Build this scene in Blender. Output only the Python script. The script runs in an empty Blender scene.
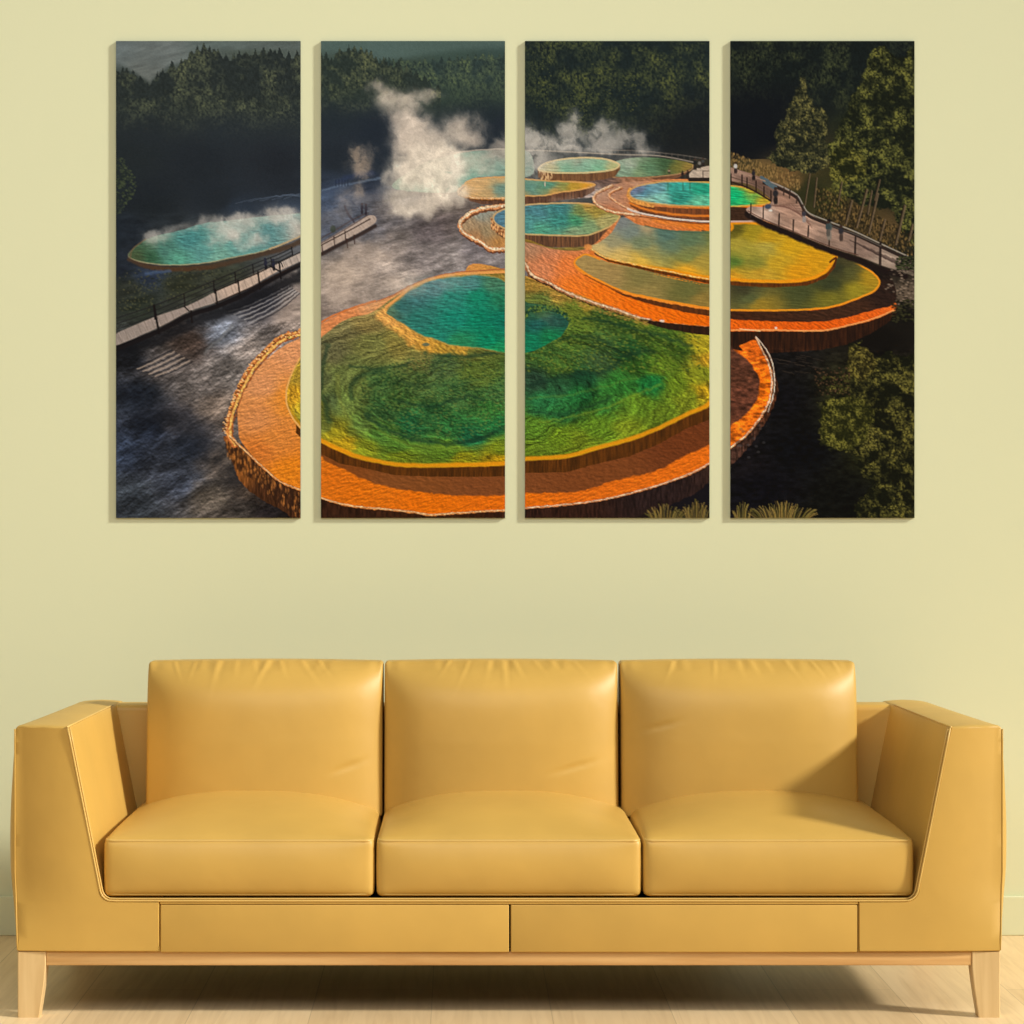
import bpy, bmesh, math, random
import numpy as np
from mathutils import Vector
LEATHER = (.595, .374, .088, 1)
PIPING = (.66, .44, .13, 1)
WALLC = (.735, .775, .56, 1)
FLOOR0 = (.78, .585, .345, 1)
FLOOR1 = (.88, .68, .42, 1)
SUN_E = 3.7; SUN_C = (1.0, .94, .80); SUN_A = 6; SUN_D = (-1, .37, -.62)
WORLD_C = (1.0, .86, .62, 1); WORLD_E = .28
INK_GAIN = (.94, 1.0, 1.08); INK_OFF = .003
LAMPS = [('added_front_softbox', (-0.3, -2.7, 2.7), (-0.1, .9, 1.15), 45, (1.0, 1.0, .97), 3.0, 1.6),  # added softbox high in front, no fixture there; lifts wall centre and sofa tops
         ('added_side_softbox', (6.8, -1.4, 1.8), (0.2, .4, .6), 62, (1.0, .98, .94), 1.3, 2.3)]  # added area lamp at right, not an actual window; gives cushions their glossy highlights
# ---------------------------------------------------------------- the printed landscape
# Procedural picture, painted into a float grid. Units: 1 unit = UPX metres of print.
K = 1.3
AX0, AX1, AY0, AY1 = 112.0, 918.0, 38.0, 521.0
NW = int((AX1 - AX0) * K) + 1
NH = int((AY1 - AY0) * K) + 1
gx = AX0 + np.arange(NW) / K
gy = AY0 + np.arange(NH) / K
XX, YY = np.meshgrid(gx, gy)
IMG = np.zeros((NH, NW, 3))
rs = np.random.RandomState(7)
_tab = rs.rand(8, 256, 256)

def vn(x, y, s=0):
    xi = np.floor(x).astype(int); yi = np.floor(y).astype(int)
    fx = x - xi; fy = y - yi
    fx = fx * fx * (3 - 2 * fx); fy = fy * fy * (3 - 2 * fy)
    t = _tab[s % 8]
    a = t[yi & 255, xi & 255]; b = t[yi & 255, (xi + 1) & 255]
    c = t[(yi + 1) & 255, xi & 255]; d = t[(yi + 1) & 255, (xi + 1) & 255]
    return (a * (1 - fx) + b * fx) * (1 - fy) + (c * (1 - fx) + d * fx) * fy

def fbm(x, y, s=0, o=4, g=.5):
    v = 0; a = 1; n = 0
    for i in range(o):
        v = v + a * vn(x * 2 ** i + 17.3 * i, y * 2 ** i + 9.1 * i, s + i); n += a; a *= g
    return v / n

def rot(x, y, deg, sx, sy):
    c, s = math.cos(math.radians(deg)), math.sin(math.radians(deg))
    return (x * c + y * s) / sx, (-x * s + y * c) / sy

def catmull(p, closed=True, n=6):
    p = np.array(p, float); L = len(p); out = []
    for i in range(L if closed else L - 1):
        if closed: a, b, c, d = p[(i - 1) % L], p[i], p[(i + 1) % L], p[(i + 2) % L]
        else: a, b, c, d = p[max(i - 1, 0)], p[i], p[i + 1], p[min(i + 2, L - 1)]
        for k in range(n):
            t = k / n
            out.append(.5 * (2 * b + (c - a) * t + (2 * a - 5 * b + 4 * c - d) * t * t + (3 * b - a - 3 * c + d) * t ** 3))
    if not closed: out.append(p[-1])
    return np.array(out)

def win(x0, y0, x1, y1):
    i0 = max(0, int((x0 - AX0) * K)); i1 = min(NW, int((x1 - AX0) * K) + 2)
    j0 = max(0, int((y0 - AY0) * K)); j1 = min(NH, int((y1 - AY0) * K) + 2)
    return slice(j0, j1), slice(i0, i1)

def sdf(pts, pad=8, closed=True, jit=0, js=6, seed=0, smooth=True):
    q = catmull(pts, closed) if smooth else np.array(pts, float)
    w = win(q[:, 0].min() - pad, q[:, 1].min() - pad, q[:, 0].max() + pad, q[:, 1].max() + pad)
    x = XX[w]; y = YY[w]
    if jit:
        x = x + jit * (fbm(x / js, y / js, seed, 3) - .5) * 2
        y = y + jit * (fbm(x / js + 50, y / js, seed + 3, 3) - .5) * 2
    d = np.full(x.shape, 1e9); ins = np.zeros(x.shape, bool)
    n = len(q); m = n if closed else n - 1
    for i in range(m):
        ax, ay = q[i]; bx, by = q[(i + 1) % n]
        ex, ey = bx - ax, by - ay; l = ex * ex + ey * ey
        if l < 1e-9: continue
        t = np.clip(((x - ax) * ex + (y - ay) * ey) / l, 0, 1)
        d = np.minimum(d, (x - ax - t * ex) ** 2 + (y - ay - t * ey) ** 2)
        if closed and ay != by:
            c = ((ay > y) != (by > y)) & (x < (bx - ax) * (y - ay) / (by - ay) + ax)
            ins ^= c
    d = np.sqrt(d)
    return w, (np.where(ins, -d, d) if closed else d)

def sm(a, b, v):
    t = np.clip((v - a) / (b - a), 0, 1); return t * t * (3 - 2 * t)

def col(c): return np.array(c, float) / 255

def put(w, m, c):
    c = col(c) if isinstance(c, (tuple, list)) else c
    IMG[w] = IMG[w] * (1 - m[..., None]) + c * m[..., None]

def field(w, cps, p=3.0, warp=0):
    x = XX[w]; y = YY[w]
    if warp:
        x = x + warp * (fbm(XX[w] / 14, YY[w] / 7, 2, 3) - .5) * 2
        y = y + warp * .6 * (fbm(XX[w] / 14 + 9, YY[w] / 7 + 4, 4, 3) - .5) * 2
    n = np.zeros(x.shape + (3,)); s = np.zeros(x.shape)
    for (cx, cy, c) in cps:
        k = 1 / (((x - cx) ** 2 + (1.3 * (y - cy)) ** 2 + 30) ** (p / 2))
        n += k[..., None] * col(c); s += k
    return n / s[..., None]

def tex(w, amt, deg=0, sx=4, sy=2, seed=0, o=3, emb=True):
    x, y = rot(XX[w], YY[w], deg, sx, sy)
    if emb:
        v = fbm(x, y, seed, o) - fbm(x - .35, y + .45, seed, o)
        v = v * 3
    else: v = (fbm(x, y, seed, o) - .5) * 2.2
    return 1 + amt * v

def poly(pts, cps, amt=.12, deg=0, sx=4, sy=2, seed=0, jit=.5, warp=4, soft=.6, emb=True, alpha=1, p=3.0, js=6, o=3):
    w, d = sdf(pts, jit=jit, seed=seed, js=js)
    m = sm(soft, -soft, d) * alpha
    c = field(w, cps, p, warp) if isinstance(cps, list) else np.broadcast_to(col(cps), d.shape + (3,))
    c = np.clip(c * tex(w, amt, deg, sx, sy, seed, o, emb)[..., None], 0, 1)
    put(w, m, c); return w, d

def stroke(pts, c, wd=1.0, jit=0, js=4, seed=1, alpha=1, soft=.5, brk=0, smooth=True, var=0):
    w, d = sdf(pts, pad=wd + 4, closed=False, jit=jit, js=js, seed=seed, smooth=smooth)
    ww = wd / 2
    if brk: ww = ww * (1 - brk + 2 * brk * fbm(XX[w] / 2.2, YY[w] / 2.2, seed + 2, 2))
    m = sm(soft, -soft, d - ww) * alpha
    cc = np.broadcast_to(col(c), d.shape + (3,))
    if var: cc = np.clip(cc * (1 + var * 2 * (fbm(XX[w] / 1.6, YY[w] / 1.6, seed, 2) - .5))[..., None], 0, 1)
    put(w, m, cc)

def dab(x, y, rx, ry, c, a=1.0):
    w = win(x - rx - 1, y - ry - 1, x + rx + 1, y + ry + 1)
    q = ((XX[w] - x) / rx) ** 2 + ((YY[w] - y) / ry) ** 2
    put(w, np.clip(1.5 - q * 1.5, 0, 1) * a, c)

def mound(x0, y0, x1, y1, n, f, lit, dk, s=1.6, a=.4):
    for i in range(n):
        x = rs.uniform(x0, x1); y = rs.uniform(y0, y1)
        if f(x, y): dab(x, y, s * rs.uniform(.6, 1.2), s * rs.uniform(.4, .8), lit if rs.rand() < .5 else dk, a)

def crown(cx, ytop, h, wd, lit, dark, n=160, shape='cone', size=2.0):
    for i in range(n):
        t = rs.rand() ** .8
        if shape == 'cone': hw = wd * (.08 + .92 * t) * (.75 + .25 * math.cos(t * 22 + cx))
        else: hw = wd * math.sqrt(max(.02, 1 - (2 * t - 1) ** 2))
        u = rs.uniform(-1, 1)
        x = cx + u * hw; y = ytop + t * h
        k = np.clip(.45 + .3 * u + .25 * rs.randn() - .35 * (t - .4) + .25 * math.sin(x * .7 + y * .5), 0, 1)
        c = tuple(np.array(dark) * (1 - k) + np.array(lit) * k)
        s = size * rs.uniform(.5, 1.1)
        dab(x, y, s * .75, s * .6, c, .6)
        if shape == 'cone' and rs.rand() < .4:
            dab(x, y - s * .5, s * .35, s * .9, c, .6)

FULL = (slice(0, NH), slice(0, NW))
# ---- background: hill haze, forest mass, ground
base = [(116, 45, (100, 110, 114)), (160, 45, (100, 110, 112)), (200, 45, (88, 98, 98)), (250, 45, (78, 88, 84)), (298, 46, (84, 94, 92)),
 (130, 90, (52, 60, 58)), (200, 90, (56, 64, 56)), (270, 90, (58, 66, 56)), (150, 125, (40, 47, 52)), (230, 125, (42, 50, 58)), (290, 120, (44, 52, 58)),
 (130, 160, (38, 45, 46)), (200, 165, (34, 40, 47)), (280, 165, (34, 38, 46)), (150, 200, (30, 36, 42)), (220, 200, (35, 41, 49)), (285, 185, (37, 42, 52)), (290, 205, (62, 74, 94)), (240, 208, (46, 56, 72)),
 (122, 235, (30, 37, 48)), (122, 265, (32, 38, 50)), (150, 275, (44, 54, 74)), (125, 290, (46, 50, 46)), (180, 285, (50, 54, 44)), (225, 270, (58, 62, 52)), (140, 303, (44, 50, 44)),
 (330, 45, (70, 86, 84)), (385, 48, (80, 100, 100)), (450, 50, (62, 80, 76)), (500, 50, (58, 76, 74)), (340, 75, (58, 70, 60)), (400, 75, (56, 70, 62)), (450, 85, (52, 66, 58)), (495, 85, (50, 62, 56)),
 (335, 115, (38, 47, 54)), (380, 130, (34, 42, 54)), (480, 115, (34, 44, 50)), (335, 160, (36, 42, 50)), (385, 165, (38, 46, 58)), (500, 130, (36, 44, 54)), (330, 185, (62, 74, 98)), (375, 180, (52, 62, 84)),
 (325, 200, (66, 80, 106)), (350, 210, (74, 80, 96)), (328, 228, (76, 82, 98)), (390, 215, (104, 100, 106)), (370, 235, (92, 92, 102)), (395, 240, (120, 112, 112)), (380, 262, (158, 146, 142)), (340, 275, (170, 155, 146)), (430, 232, (96, 88, 92)), (400, 285, (176, 162, 156)),
 (480, 245, (104, 98, 106)), (450, 222, (98, 88, 90)), (460, 205, (110, 98, 96)), (495, 262, (120, 114, 118)), (450, 262, (146, 138, 140)), (425, 255, (126, 118, 120)), (335, 298, (158, 144, 138)), (325, 312, (120, 108, 104)), (360, 250, (135, 125, 122)),
 (540, 50, (46, 66, 70)), (600, 50, (40, 56, 54)), (700, 50, (38, 46, 42)), (540, 90, (40, 52, 50)), (600, 100, (40, 50, 42)), (650, 90, (36, 44, 40)), (700, 90, (30, 36, 36)), (540, 120, (34, 42, 48)), (600, 115, (36, 44, 46)), (680, 130, (26, 30, 34)), (640, 145, (30, 36, 42)), (590, 150, (60, 66, 72)),
 (735, 60, (34, 42, 40)), (790, 60, (34, 42, 38)), (860, 60, (34, 42, 34)), (905, 60, (32, 38, 30)), (740, 110, (22, 27, 32)), (770, 135, (15, 19, 26)), (820, 90, (26, 31, 32)), (870, 120, (36, 42, 28)), (905, 110, (30, 34, 26)), (740, 150, (18, 22, 28)), (740, 160, (70, 62, 40)), (765, 172, (118, 94, 58)), (785, 178, (110, 84, 52)),
 (810, 190, (44, 46, 28)), (860, 180, (32, 36, 22)), (900, 190, (26, 28, 20)), (850, 215, (74, 60, 38)), (885, 230, (90, 72, 46)), (905, 240, (50, 44, 32)), (830, 200, (60, 58, 34)), (905, 255, (40, 40, 32)), (905, 290, (98, 84, 72)), (900, 275, (46, 40, 34)), (905, 320, (22, 20, 18)),
 (130, 360, (28, 30, 36)), (160, 368, (84, 78, 78)), (190, 342, (72, 60, 56)), (222, 332, (104, 110, 126)), (262, 302, (52, 52, 62)), (292, 312, (168, 152, 146)), (252, 350, (138, 128, 126)), (200, 388, (94, 88, 88)), (140, 395, (36, 42, 54)), (230, 372, (112, 106, 106)), (215, 405, (110, 98, 92)),
 (150, 430, (34, 40, 54)), (180, 420, (66, 64, 70)), (185, 450, (44, 50, 64)), (225, 460, (100, 88, 80)), (180, 482, (62, 68, 84)), (210, 498, (92, 84, 78)), (130, 500, (54, 60, 70)), (122, 450, (44, 52, 70)), (250, 486, (64, 54, 48)), (270, 512, (34, 30, 32)), (290, 512, (26, 22, 22)), (240, 514, (70, 64, 62)),
 (400, 518, (36, 20, 14)), (520, 516, (30, 18, 16)), (620, 508, (34, 24, 22)), (690, 500, (22, 20, 26)), (740, 460, (20, 18, 22)), (780, 400, (14, 14, 18)), (780, 360, (20, 19, 20)), (800, 450, (11, 12, 16)), (760, 490, (14, 14, 20)), (880, 340, (18, 16, 15)), (860, 400, (50, 52, 24)), (890, 450, (40, 42, 20)), (850, 500, (14, 15, 14)), (900, 500, (34, 36, 22))]
IMG[FULL] = field(FULL, base, 3.4, 5)

def modul(x0, y0, x1, y1, amt, deg, sx, sy, seed, emb=False, fade=8, o=4):
    w = win(x0, y0, x1, y1)
    m = sm(x0, x0 + fade, XX[w]) * sm(x1, x1 - fade, XX[w]) * sm(y0, y0 + fade, YY[w]) * sm(y1, y1 - fade, YY[w])
    t = (tex(w, amt, deg, sx, sy, seed, o, emb) - 1) * m
    IMG[w] = np.clip(IMG[w] * (1 + t[..., None]), 0, 1)

# forest crowns
w, d = sdf([(110, 30), (110, 58), (124, 66), (137, 74), (150, 83), (158, 74), (170, 64), (186, 62), (196, 50), (230, 50), (300, 50), (306, 30)], smooth=False)
put(w, sm(3, -3, d), np.clip(field(w, [(116, 45, (104, 114, 118)), (160, 50, (106, 114, 116)), (145, 78, (100, 106, 106)), (215, 45, (92, 104, 104)), (290, 48, (88, 98, 98))]) * tex(w, .12, -12, 14, 3, 2, 3, False)[..., None], 0, 1))
w, d = sdf([(318, 30), (318, 52), (345, 52), (370, 50), (390, 60), (420, 56), (460, 50), (512, 48), (512, 30)], smooth=False)
put(w, sm(5, -5, d) * .8, (82, 102, 100))
def forest(x0, x1, y0, y1, step, h, wd, lit, dark, n, shape='cone', size=2.0, jy=6):
    y = y0
    while y <= y1:
        x = x0 + rs.rand() * step
        while x < x1:
            k = rs.uniform(.75, 1.15)
            crown(x, y + rs.uniform(-jy, jy), h * k, wd * k, tuple(np.array(lit) * rs.uniform(.75, 1.1)), dark, n, shape, size)
            x += step * rs.uniform(.6, 1.3)
        y += h * .36
def treeline(x0, x1, base, seed, sp=7, hh=(5, 13)):
    r_ = np.random.RandomState(seed)
    xs = gx; b = np.interp(xs, [q[0] for q in base], [q[1] for q in base])
    top = b + 8.0
    x = x0
    while x < x1:
        h = r_.uniform(*hh); sl = r_.uniform(1.6, 3.2); yb = np.interp(x, [q[0] for q in base], [q[1] for q in base])
        top = np.minimum(top, yb + np.abs(xs - x) * sl - (h - 9) * .5 + 3 * (vn(xs * 1.1, xs * 0 + seed, 2) - .5))
        x += r_.uniform(.5, 1.4) * sp
    return top
def trees(x0, x1, y1, top, lit, dk, seed, mid=(13, 15), fade=30, gain=1.0, th=.5):
    w = win(x0, 30, x1, y1); x = XX[w]; y = YY[w]
    t = np.broadcast_to(top[w[1]], x.shape)
    jag = 3.5 * (fbm(x / 1.6, y / 1.6, seed, 3) - .5)
    m = sm(-.8, .8, y - t + jag) * sm(y1, y1 - fade, y)
    wx = x + 10 * (fbm(x / 9, y / 9, seed + 1, 3) - .5); wy = y + 8 * (fbm(x / 9 + 20, y / 9, seed + 2, 3) - .5)
    v = fbm(wx / mid[0], wy / mid[1], seed, 3, .6)
    e = fbm(wx / mid[0] + .22, wy / mid[1] - .22, seed, 3, .6)
    f = fbm(x / 1.7, y / 2.3, seed + 3, 3, .6)
    L = np.clip((v - th) * 2.2 + (e - v) * 2.6 + .35, 0, 1) * np.clip((f - .28) * 2.2, 0, 1.4) * gain
    L = np.clip(L, 0, 1)[..., None]
    c = col(dk) * (.8 + .4 * f[..., None]) * (1 - L) + col(lit) * L
    put(w, m, np.clip(c, 0, 1))
far2 = treeline(380, 512, [(380, 54), (420, 56), (460, 52), (512, 50)], 9, 6, (2, 6))
trees(380, 512, 124, far2, (92, 106, 78), (48, 62, 62), 1, fade=55)
tl1 = treeline(108, 310, [(110, 61), (124, 66), (137, 73), (150, 84), (157, 73), (168, 62), (184, 60), (193, 46), (205, 44), (216, 46), (224, 54), (236, 52), (247, 48), (262, 47), (280, 48), (290, 52), (300, 47), (312, 46)], 3)
trees(112, 306, 150, tl1, (98, 104, 80), (42, 49, 50), 2, fade=60, gain=1.0)
tl2 = treeline(314, 440, [(314, 49), (322, 50), (332, 57), (342, 44), (360, 45), (370, 50), (382, 58), (398, 62), (415, 70), (440, 84)], 5)
trees(316, 440, 125, tl2, (100, 106, 78), (44, 54, 52), 3, fade=40)
top0 = np.full(NW, 30.0)
trees(518, 716, 160, top0, (92, 98, 58), (30, 40, 42), 5, (15, 18), fade=70, gain=.9, th=.5)
trees(722, 920, 150, top0, (82, 88, 54), (22, 29, 30), 6, (16, 18), fade=80, gain=.75, th=.52)
for (tx, ty, h, wd) in ((575, 88, 36, 13), (628, 72, 40, 12), (600, 60, 55, 14), (540, 60, 50, 12)):
    crown(tx, ty, h, wd, (88, 94, 56), (30, 40, 38), 160, 'oval', 1.7)
w = win(116, 110, 305, 210); m = .55 * sm(105, 150, YY[w]) * sm(215, 190, YY[w]); put(w, m, (35, 41, 49))
w = win(318, 100, 512, 190); m = .5 * sm(92, 130, YY[w]) * sm(195, 175, YY[w]); put(w, m, (35, 43, 54))
w = win(620, 80, 716, 158); m = .6 * sm(630, 700, XX[w]) * sm(70, 120, YY[w]); put(w, m, (25, 29, 34))
w = win(724, 70, 830, 158); m = .85 * sm(815, 770, XX[w] + .4 * (YY[w] - 110)) * sm(70, 110, YY[w]); put(w, m, (16, 20, 27))
def canopy(pts, lit, dk, seed, mid=(9, 8), th=.46, gain=1.15, jit=4):
    w, d = sdf(pts, jit=jit, js=5, seed=seed); x = XX[w]; y = YY[w]
    wx = x + 7 * (fbm(x / 6, y / 6, seed + 1, 3) - .5); wy = y + 6 * (fbm(x / 6 + 20, y / 6, seed + 2, 3) - .5)
    v = fbm(wx / mid[0], wy / mid[1], seed, 3, .6); e = fbm(wx / mid[0] + .25, wy / mid[1] - .3, seed, 3, .6)
    f = fbm(x / 1.5, y / 1.7, seed + 3, 3, .6)
    L = np.clip(np.clip((v - th) * 2.4 + (e - v) * 3.2 + .4, 0, 1) * np.clip((f - .25) * 2.2, 0, 1.5) * gain, 0, 1)[..., None]
    c = col(dk) * (.75 + .5 * f[..., None]) * (1 - L) + col(lit) * L
    put(w, sm(1.2, -1.2, d + 2.5 * (f - .5)), np.clip(c, 0, 1))
canopy([(803, 76), (808, 92), (814, 104), (822, 108), (828, 122), (826, 140), (834, 152), (822, 170), (800, 172), (778, 166), (768, 158), (776, 146), (774, 134), (784, 118), (790, 104), (797, 90)], (118, 112, 66), (30, 34, 28), 1)
canopy([(880, 46), (900, 58), (925, 60), (925, 260), (905, 238), (890, 212), (862, 205), (845, 196), (832, 186), (836, 168), (828, 150), (836, 132), (846, 116), (850, 98), (862, 80), (868, 60)], (112, 112, 56), (24, 29, 22), 3, (11, 10), .47)
canopy([(836, 150), (850, 146), (866, 160), (862, 178), (840, 184), (828, 172)], (120, 116, 54), (30, 34, 20), 5)
for (tx, ty, h, wd) in ((120, 158, 30, 8), (128, 170, 30, 8), (118, 180, 34, 10)):
    crown(tx, ty, h, wd, (72, 82, 60), (34, 42, 42), 160, 'oval', 2.0)
crown(832, 185, 26, 14, (120, 112, 50), (40, 42, 24), 220, 'oval', 1.8)
for i in range(500):
    x = rs.uniform(730, 800); y = 152 + (x - 730) * .35 + rs.uniform(0, 14)
    dab(x, y, .9, 1.6, (150, 120, 74) if rs.rand() < .5 else (80, 66, 40), .5)
for i in range(1300):
    x = rs.uniform(815, 914); y = 185 + (x - 815) * .5 + rs.uniform(0, 30)
    dab(x, y, .9, 1.6, (128, 102, 60) if rs.rand() < .28 else (36, 32, 22), .55)
for (a, b, c, d, wd) in ((810, 174, 805, 205, 1.4), (817, 178, 814, 207, 1.4), (852, 201, 846, 224, 2.2), (867, 190, 857, 227, 2.2), (872, 191, 868, 214, 1.6), (878, 194, 869, 233, 2.2), (885, 220, 880, 240, 2), (905, 206, 896, 244, 2.6), (913, 225, 909, 240, 2.4), (842, 182, 838, 205, 1.4), (880, 180, 875, 200, 1.4)):
    stroke([(a, b), (c, d)], (112, 94, 74), wd, alpha=.8, smooth=False)
    stroke([(a - wd * .5, b), (c - wd * .5, d)], (36, 28, 22), wd * .6, alpha=.8, smooth=False)
# rocky ground streaks
modul(116, 210, 306, 330, .3, -8, 12, 4, 3)
modul(112, 318, 308, 525, .5, -32, 26, 9, 5, fade=6)
modul(112, 318, 308, 525, .34, -34, 10, 4, 1, fade=6)
modul(112, 318, 308, 525, .26, -38, 3.2, 2.2, 2, emb=True)
modul(316, 175, 512, 330, .26, -14, 24, 6, 1, fade=6)
modul(316, 205, 512, 330, .3, 160, 11, 5, 3, fade=6)
modul(316, 195, 512, 330, .13, -20, 4, 1.8, 6, emb=True)
# fine bright lines on the mineral flats
for i in range(11):
    o_ = i * 2.9
    stroke([(226 + o_ * .9, 322 - 8 + o_ * .5 - 4), (250 + o_, 311 + o_ * .25 - 8), (288 + o_ * .4, 293 + o_ * .3 - 8)], (168, 166, 172) if i % 2 else (34, 36, 48), 1.0, jit=.8, alpha=.7)
for i in range(9):
    stroke([(134 + i * 3, 368 + i * 1.2), (152 + i * 3, 360 + i * 1.3), (172 + i * 2.5, 350 + i * 1.5)], (176, 158, 148) if i % 2 else (30, 32, 40), 1.1, jit=.6, alpha=.75)
stroke([(116, 352), (160, 338), (200, 320), (240, 304), (300, 276)], (22, 23, 28), 12, jit=3, alpha=.8, soft=4)
stroke([(205, 352), (222, 338), (232, 325)], (150, 152, 160), 3, jit=2, alpha=.5, soft=2)
stroke([(116, 395), (150, 410), (200, 440), (235, 478)], (24, 28, 38), 26, jit=8, js=14, alpha=.45, soft=10)
# ---- far left spring
SP = [(128.5, 255.5), (136, 247), (150, 238), (165, 234), (185, 229), (205, 223), (225, 221), (250, 218), (280, 215), (305, 213), (318, 216), (316, 228), (302, 236), (288, 242), (275, 247), (255, 253), (230, 258), (205, 263), (180, 265), (155, 264), (138, 261)]
stroke([(130, 259), (150, 267), (180, 269), (215, 266), (250, 257), (285, 248), (304, 240)], (84, 56, 36), 5, jit=.8, soft=1.5, alpha=.9)
w, d = poly(SP, [(138, 257, (74, 92, 52)), (150, 258, (48, 104, 66)), (165, 250, (70, 135, 120)), (190, 240, (62, 148, 150)), (200, 252, (84, 166, 162)), (180, 260, (84, 180, 150)), (220, 258, (120, 190, 170)), (240, 245, (96, 170, 165)), (265, 232, (84, 150, 155)), (285, 225, (110, 165, 168)), (300, 232, (190, 180, 165)), (255, 225, (90, 160, 155))], .16, -8, 5, 1.6, 3)
put(w, sm(1.0, .2, np.abs(d)) * .7 * sm(225, 255, YY[w] + (XX[w] - 200) * .2), (196, 176, 124))
stroke([(270, 249), (290, 241), (303, 235)], (206, 170, 120), 1.6, jit=.5)
stroke([(130, 258), (133, 249), (146, 239)], (120, 96, 60), 1.4, jit=.5, alpha=.8)
for i in range(700):
    x = rs.uniform(117, 270); y = 275 + rs.uniform(-6, 36)
    if y > 331 - (x - 116) * .42 - 6 or y < 268 - max(0, x - 215) * .3: continue
    dab(x, y, 1.1, 1.1, (84, 84, 60) if rs.rand() < .45 else (34, 40, 36), .45)
stroke([(146, 274), (158, 272), (170, 271)], (72, 92, 130), 3, jit=1, alpha=.7, soft=1.5)
# ---- boardwalk, left
DK = [(114, 335), (155, 317), (188, 305.5), (215.5, 291.8), (235, 283), (266, 268.4), (304, 251), (304, 259), (276, 272.3), (246.7, 288.9), (215.5, 302.5), (190, 311), (159, 327), (114, 346)]
stroke([(116, 349), (159, 331), (190, 315), (215, 307), (247, 293), (276, 277), (304, 263)], (26, 23, 26), 5, soft=1.2)
poly(DK, [(120, 338, (150, 138, 134)), (170, 318, (156, 142, 138)), (205, 302, (160, 146, 142)), (230, 290, (196, 172, 160)), (290, 260, (204, 180, 168)), (250, 280, (190, 168, 156))], .10, 62, 9, 1.4, 2, jit=.2, emb=False)
for k in range(28):
    x = 118 + k * 6.6; y = 338 - (x - 116) * .435
    stroke([(x, y - 4), (x + 3.4, y + 5)], (110, 96, 92), .6, alpha=.5, smooth=False)
FR = [(114, 319), (153, 306), (183, 294), (213.5, 281), (235, 272), (252.6, 264.5), (278, 254.7), (292, 248)]
for k, o_ in enumerate((0, 4.6, 9)):
    stroke([(x, y + o_ * (1.25 - .5 * (x - 114) / 180)) for x, y in FR], (36, 35, 38), 1.2 if k == 0 else .9, alpha=.9)
for (x, y, h, wd) in ((154, 305, 14, 1.6), (184, 294, 13, 1.3), (213.5, 281, 12, 1.4), (235, 272, 11, 1.4), (252.6, 264.5, 9, 1.2), (291.6, 247, 8, 1.2), (271, 258, 8, 1.2)):
    stroke([(x, y), (x + 1, y + h)], (32, 28, 30), wd, smooth=False)
stroke([(184, 306), (189, 311)], (34, 30, 32), 1.4)
NR = [(215.5, 291), (238, 281.5), (258, 273), (279, 262.5), (304, 250.5)]
stroke(NR, (34, 28, 28), 1.2); stroke([(215.5, 303)] + [(x, y + 11.5) for x, y in NR[1:]], (40, 30, 28), 1.2)
stroke([(154, 306), (159, 333)], (26, 22, 24), 2.4, smooth=False)
for (x, y) in NR[:4]: stroke([(x, y - 1), (x + 2, y + 16)], (26, 22, 24), 1.8, smooth=False)
stroke([(191, 311), (192, 322)], (26, 22, 24), 1.8)
for (x, y) in ((265, 259), (273, 260)):
    dab(x, y, 1.6, 1.6, (40, 40, 60)); dab(x + .5, y + 4, 2.2, 4, (36, 36, 56)); dab(x + 1, y + 8.5, 1.8, 3, (28, 26, 34))
stroke([(270, 266), (279, 271)], (32, 30, 34), 1.6); stroke([(272, 262), (280, 262), (283, 267)], (36, 34, 36), 1.0)
# ---- boardwalk, middle
stroke([(322, 254), (337, 246), (359, 235), (375, 226)], (52, 42, 42), 4, soft=1.2)
poly([(316, 246), (334.4, 235), (354, 223), (368.6, 215.6), (375.4, 216.8), (374.7, 223), (358.8, 232.7), (336.9, 243.7), (316, 254)], (176, 158, 150), .1, 60, 8, 1.5, 2, jit=.2, emb=False)
for k, o_ in enumerate((0, 5)):
    stroke([(318, 240 + o_), (334, 231 + o_), (354, 219 + o_), (368, 213 + o_ * .4)], (74, 60, 62), 1.0, alpha=.8)
stroke([(318, 247), (334, 238.5), (352, 229), (370, 219)], (58, 38, 34), 1.2)
for (x, y) in ((322, 246), (334, 238), (345, 232), (347, 240), (354, 236)): stroke([(x, y - 1), (x + .6, y + 8)], (56, 38, 36), 1.1, smooth=False)
for (x, y) in ((362, 204), (366, 205)):
    dab(x, y, 1.3, 1.5, (60, 52, 60)); dab(x, y + 3.6, 1.8, 3.6, (48, 46, 58)); dab(x, y + 8, 1.4, 3, (44, 40, 50))
stroke([(345, 206), (348, 214), (354, 222)], (60, 56, 66), 2, jit=.6, alpha=.8)
dab(333, 229, 3.5, 4.5, (52, 60, 50), .8)
stroke([(338, 182), (352, 176), (372, 173)], (46, 58, 88), 5, jit=1.5, alpha=.7, soft=2)
stroke([(322, 190), (350, 184), (380, 178)], (98, 116, 144), 2, jit=1.2, alpha=.6, soft=1)
for x in range(336, 350, 3): stroke([(x, 180), (x, 186)], (36, 44, 62), 1.2, jit=.3, alpha=.7)
for k in range(5): stroke([(236 + k * 12, 203 - k), (262 + k * 10, 198 - k * 1.2), (300, 194 + k)], (92, 106, 130), .9, jit=.8, alpha=.35)

def crustline(pts, wd=2.4, light=(226, 180, 130), mid=(196, 124, 58), dark=(96, 54, 26), seed=0, shade=True):
    if shade: stroke([(x + .4, y + wd * .55) for x, y in pts], dark, wd * .9, jit=.9, js=3, seed=seed, brk=.5, var=.4)
    stroke(pts, mid, wd, jit=.8, js=3, seed=seed, brk=.4, var=.3)
    stroke([(x - .2, y - wd * .15) for x, y in pts], light, wd * .5, jit=.8, js=2.5, seed=seed + 1, brk=.8, var=.3)

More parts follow.
